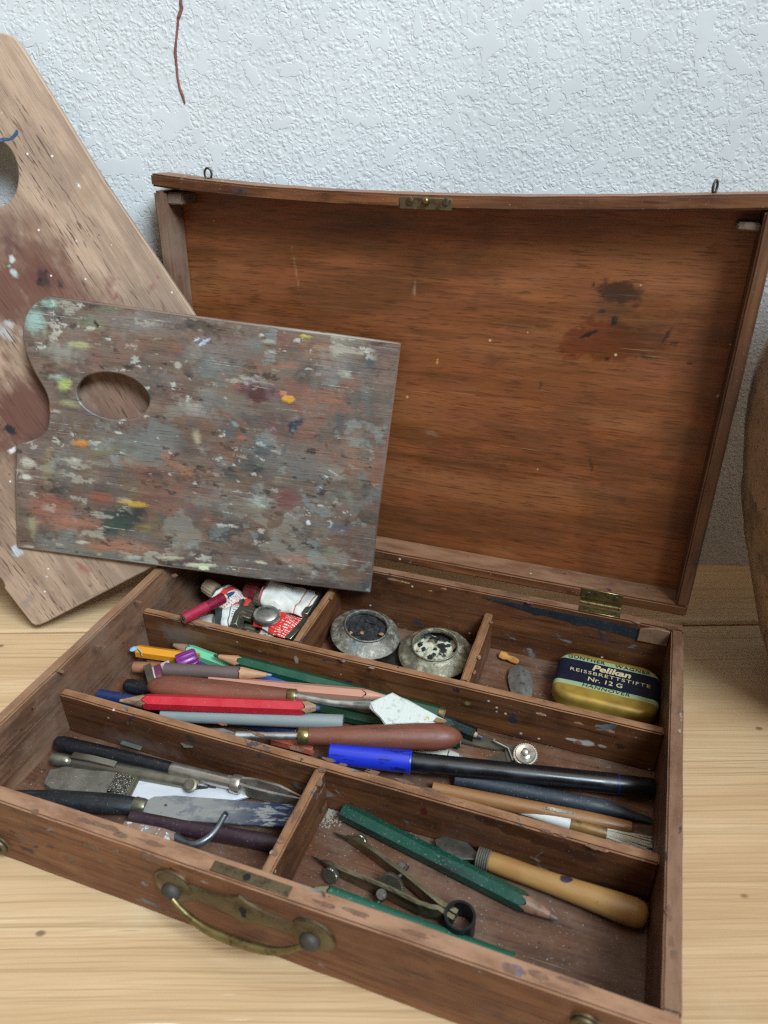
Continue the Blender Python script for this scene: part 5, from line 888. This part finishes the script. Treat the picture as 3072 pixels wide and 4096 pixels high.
def dipper(label, cx, cy, z0, Rr, mat, seed, tilt, crust=False):
    c = at(cx, cy, z0+.008); c.z = z0; M = Matrix.Translation(c) @ RX(R(tilt[0])) @ RY(R(tilt[1])); o = thing('dipper', label, 'dipper', M, 'pair of metal dippers')
    pr = [(0, .50), (.0004, .58), (.0030, .84), (.0058, .975), (.0068, 1.0), (.0074, 1.005), (.0082, .985), (.0105, .87), (.0130, .72), (.0142, .655), (.0150, .63), (.0166, .635), (.0170, .62), (.0168, .60), (.0150, .585), (.0125, .60), (.0100, .70)]
    pr = [(z*.76, r) for z, r in pr]; g = G().lathe([(z, r*Rr) for z, r in pr], 64, axis='z', cap1=False, wob=.02, seed=seed); obj('bowl', g, mat, o, jitter=.00018)
    # dried residue inside, lumpy
    g = G(); nr, na = 10, 40; rr = []
    for k in range(nr+1):
        r = .665*Rr*(k+.15)/(nr+.15); rr.append([(r*math.cos(2*math.pi*i/na), r*math.sin(2*math.pi*i/na), (.0088 if not crust else .0062)+.0026*mnoise.noise(Vector((r*220*math.cos(2*math.pi*i/na)+seed, r*220*math.sin(2*math.pi*i/na), seed)))+.0016*mnoise.noise(Vector((r*600*math.cos(2*math.pi*i/na), r*600*math.sin(2*math.pi*i/na), seed)))) for i in range(na)])
    g.rings(rr, True, False)
    if crust:
        n = NT('cream_crusted_residue'); v = n.co(False); k = n.rng(n.noise(v, 75, 3, .6, .5), .52, .57); cc = n.mix(k, C('b5b39a'), C('17171a')); cc = n.mix(n.rng(n.noise(v, 160, 4), .60, .68), cc, C('6a5a3c')); mm = n.done(cc, .65, 0, n.bump(n.noise(v, 300, 6, .7), .8, .0018))
    else: mm = m_resid
    obj('residue', g, mm, o, angle=25)
    g = G(); rs = random.Random(seed)
    for k in range(16 if not crust else 10):
        a = rs.uniform(0, 6.28); q = math.sqrt(rs.random())*.5*Rr; s_ = rs.uniform(.0010, .0026)
        g.lathe([(-s_*.6, s_*.4), (0, s_), (s_*.6, s_*.5)], 7, c=(q*math.cos(a), q*math.sin(a), .0096 if not crust else .0074), axis='z', wob=.6, seed=k)
    obj('crumbs', g, m_resid, o, angle=15, jitter=.0005, kind='stuff')
    g = G()
    for k in range(3):
        a = rs.uniform(0, 6.28); q = rs.uniform(.2, .52)*Rr; s_ = rs.uniform(.0007, .0016); g.lathe([(-s_*.5, s_*.5), (0, s_), (s_*.5, s_*.4)], 6, c=(q*math.cos(a), q*math.sin(a), .0108 if not crust else .0086), axis='z', wob=.6, seed=k+9)
    obj('flakes', g, surf('rust_flakes', C('9a6a4a' if not crust else 'b5a684'), .7), o, angle=15, jitter=.0005, kind='stuff')
    return o
dipper('grey metal dipper filled with black dried crumbs', 787, 1361, ZF+.0030, .0222, dip_mat('pewter', '524f48', '7d786c', '968f80', 1.), 3, (5, 7))
dipper('crusted metal dipper with cream and black residue inside', 941, 1403, ZF+.0026, .0226, dip_mat('crusted_pewter', '5a564a', '857e68', 'a59f88', 4.), 8, (2, -2), True)
o, L, M = stick('dipper_clip', 'flat dark metal clip plate under the two dippers', 'clip', (800, 1400, ZF+.0014), (955, 1450, ZF+.0014), .001)
obj('plate', G().box((-.004, -.008, -.0008), (L+.006, .012, .0008)), surf('dark_clip_metal', C('35342f'), .5, .6, .4, 120, C('1c1b18'), .4, .2), o, bevel=.0004)
# thumbtack tin
pa = b_at(1190, 1497, .012); pb = b_at(1432, 1525, .012)
TX0, TX1 = pa.x, min(pb.x, W-t-.0006); tf = b_at(1310, 1553, .004); tbk = b_at(1320, 1428, .0145)
TW, TD, TH = TX1-TX0, .0400, .0150
TY0 = .1725
Mt = MB @ T((TX0+TX1)/2, TY0+TD/2, ZF+.0003) @ RZ(R(-1.0))
tin = thing('thumbtack_tin', 'small gold and dark blue lettered thumbtack tin with rounded corners', 'tin', Mt)
def rrect(hw, hd, r, n=10):
    out = []
    for cx, cy, a0 in ((hw-r, hd-r, 0), (-hw+r, hd-r, 90), (-hw+r, -hd+r, 180), (hw-r, -hd+r, 270)):
        out += [(cx+r*math.cos(R(a0+90*i/n)), cy+r*math.sin(R(a0+90*i/n))) for i in range(n+1)]
    return out
def rr_solid(levels): 
    g = G(); g.rings([[(x, y, z) for x, y in rrect(hw, hd, r)] for z, hw, hd, r in levels]); return g
hw, hd, rc_ = TW/2, TD/2, .0115
m_gold = surf('gold_lacquered_tin', C('a08338'), .34, .4, .25, 60, C('6b5626'), .18, .15, .06, 200, spec=.5)
obj('base', rr_solid([(0, hw-.003, hd-.003, rc_-.003), (.001, hw-.0014, hd-.0014, rc_-.0014), (.0060, hw-.0010, hd-.0010, rc_-.001)]), m_gold, tin, angle=60)
lv = [(.0052, hw-.0002, hd-.0002, rc_), (.0050, hw, hd, rc_), (.0085, hw, hd, rc_)]
lv = [(.0054, hw, hd, rc_), (.0104, hw, hd, rc_)]+[(.0104+.0038*math.sin(R(q)), hw-.0038*(1-math.cos(R(q))), hd-.0038*(1-math.cos(R(q))), rc_-.0038*(1-math.cos(R(q)))) for q in (15, 30, 45, 60, 75, 90)]+[(.0145, hw-.009, hd-.009, .004), (.0146, hw-.012, hd-.012, .002)]
lm = NT('tin_lid_print'); v = lm.co(False); y = lm.sep(v)[1]
gold = lm.mix(lm.rng(lm.noise(v, 70, 5), .4, .7), C('a58738'), C('866b30')); band = lambda a, b: lm.mth('MULTIPLY', lm.rng(y, a-.00012, a+.00012), lm.rng(y, b-.00012, b+.00012, 1., 0.))
yb0, yb1, yb2, yb3 = -.0106, -.0072, .0114, .0148
c = lm.mix(band(yb0, yb3), gold, C('8c9c78')); c = lm.mix(band(yb1, yb2), c, lm.mix(lm.rng(lm.noise(v, 120, 5), .5, .75, 0., .5), C('0f1424'), C('1c2232')))
scr = lm.rng(lm.noise(v, 330, 5, .7), .68, .70, 0., .75); c = lm.mix(scr, c, C('4a3f24')); inb = band(yb0, yb3)
lm = lm.done(c, lm.rng(lm.noise(v, 90, 4), .3, .7, .30, .46), lm.mth('MULTIPLY', lm.mth('SUBTRACT', 1., inb), .35), lm.bump(lm.noise(v, 60, 3), .12, .001), .5)
tl = obj('lid', rr_solid(lv), lm, tin, angle=60)
g = G().tube([(-hw*.62, -hd-.0001, .0066), (hw*.62, -hd-.0001, .0066)], .0009, 8); obj('lid_rib', g, m_gold, tin)
obj('base_rib', G().tube([(-hw*.50, -hd+.0010, .0038), (hw*.40, -hd+.0010, .0038)], .0009, 8), m_gold, tin)
def text(s, x, y, size, mat, shear=0., off=0., sx=1., spacing=1.):
    cu = bpy.data.curves.new('lettering', 'FONT'); cu.body = s; cu.size = size; cu.align_x = 'CENTER'; cu.align_y = 'CENTER'; cu.extrude = .00006; cu.shear = shear; cu.offset = off; cu.space_character = spacing; cu.resolution_u = 3
    to = bpy.data.objects.new('lettering', cu); sc.collection.objects.link(to); dg = bpy.context.evaluated_depsgraph_get(); dg.update()
    me = bpy.data.meshes.new_from_object(to.evaluated_get(dg)); bpy.data.objects.remove(to); me.materials.clear(); me.materials.append(mat)
    o = bpy.data.objects.new('lettering', me); link(o, tin)
    for vtx in me.vertices:
        px, py = vtx.co.x*sx+x, vtx.co.y+y; ex = max(0, abs(px)-(hw-.0038))/.0038; drop = .0038*(1-math.sqrt(max(0, 1-min(1, ex)**2)))
        inn = min(1, max(0, (hw-.0038-abs(px))/.005)); vtx.co = Vector((px, py, vtx.co.z+.01438+.0004*inn-drop))
    return o
m_cream = surf('cream_print', C('b9aa84'), .5, 0, .1); m_ink_b = surf('black_print', C('20241c'), .5, 0, .1)
text('GÜNTHER    WAGNER', -.0005, (yb2+yb3)/2, 0.0035, m_ink_b, sx=1.22, spacing=1.10); text('HANNOVER', 0, (yb0+yb1)/2, 0.0034, m_ink_b, .12, sx=1.3, spacing=1.12)
text('Pelikan', .0015, .0072, .0066, m_cream, .2, .00022, sx=1.15); text('REISSBRETTSTIFTE', .001, .0022, .0038, m_cream, 0, 0, sx=1.3, spacing=1.14); text('Nr. 12 G', -.001, -.0030, .0048, m_cream, .05, .00004, sx=1.1)
# leaf shaped blade end and orange chip
o, L, M = stick('blade_fragment', 'loose dull grey leaf shaped blade beside the tin', 'blade', (1121, 1439, .0060), (1130, 1530, .0030), .002)
g = G(); wv = [(.0, .0030), (.003, .0058), (.009, .0072), (.016, .0068), (.023, .0055), (L, .0048)]; rr = []
for x, hwv in wv: rr.append([(x, -hwv, .0), (x, 0, .0014), (x, hwv, 0), (x, hwv, -.0006), (x, 0, .0006), (x, -hwv, -.0006)])
g.rings(rr); obj('blade', g, surf('tarnished_blade', C('8a8880'), .42, .75, .4, 90, C('4a4640'), .4, .3, .2), o, angle=20)
o, L, M = stick('eraser_crumb', 'small orange yellow crumb on the compartment floor beside the tin', 'crumb', (1079, 1413, ZF+.0022), (1118, 1429, ZF+.0022), .002)
obj('crumb', G().lathe([(-.0005, .0008), (.0008, .0024), (.004, .0026), (.006, .0016), (.0085, .0021), (L, .0018), (L+.0008, .0006)], 12, sz=.75, wob=.4), surf('orange_rubber', C('b07a3a'), .65, 0, .25, 150, C('7d5424'), .2), o, jitter=.0002)
# loose dust and crumbs on the floor of the box
rs = random.Random(12); g = G(); g2 = G()
def bit(gg, x, y, z, s_):
    gg.lathe([(-s_*.6, s_*.5), (0, s_), (s_*.6, s_*.5)], 5, c=(x, y, z+s_*.5), axis='z', wob=.5, seed=rs.random()*9)
comps = [(t, .157, t, YB), (.162, W-t, t, YB), (t, W-t, YB+td, YA), (.2125, W-t, YA+td, D-t)]
for x0, x1, y0, y1 in comps:
    for k in range(130):
        ex = rs.random()**2; x = x0+.001+(x1-x0-.002)*(rs.random() if rs.random() < .6 else (ex if rs.random() < .6 else 1-ex)); y = y0+.001+(y1-y0-.002)*(rs.random() if rs.random() < .6 else (ex if rs.random() < .4 else 1-ex)); bit(g if rs.random() < .62 else g2, x, y, ZF, rs.uniform(.00015, .00045))
for k in range(260):                      # fluff in the corner of the front right compartment
    q = rs.random()**1.6*.011; a = rs.uniform(-.1, math.pi/2+.1); bit(g, .1622+.0006+q*math.cos(a), YB-.0006-q*math.sin(a), ZF, rs.uniform(.0002, .0006))
d1 = obj('dust', g, surf('pale_dust', C('8f867a'), .9), None, MB, angle=10); d1['kind'] = 'stuff'; d1['label'] = 'pale dust and grit scattered on the box floor'; d1['category'] = 'dust'
d2 = obj('grit', g2, surf('dark_grit', C('241d1a'), .9), None, MB, angle=10); d2['kind'] = 'stuff'; d2['label'] = 'dark grit scattered on the box floor'; d2['category'] = 'grit'
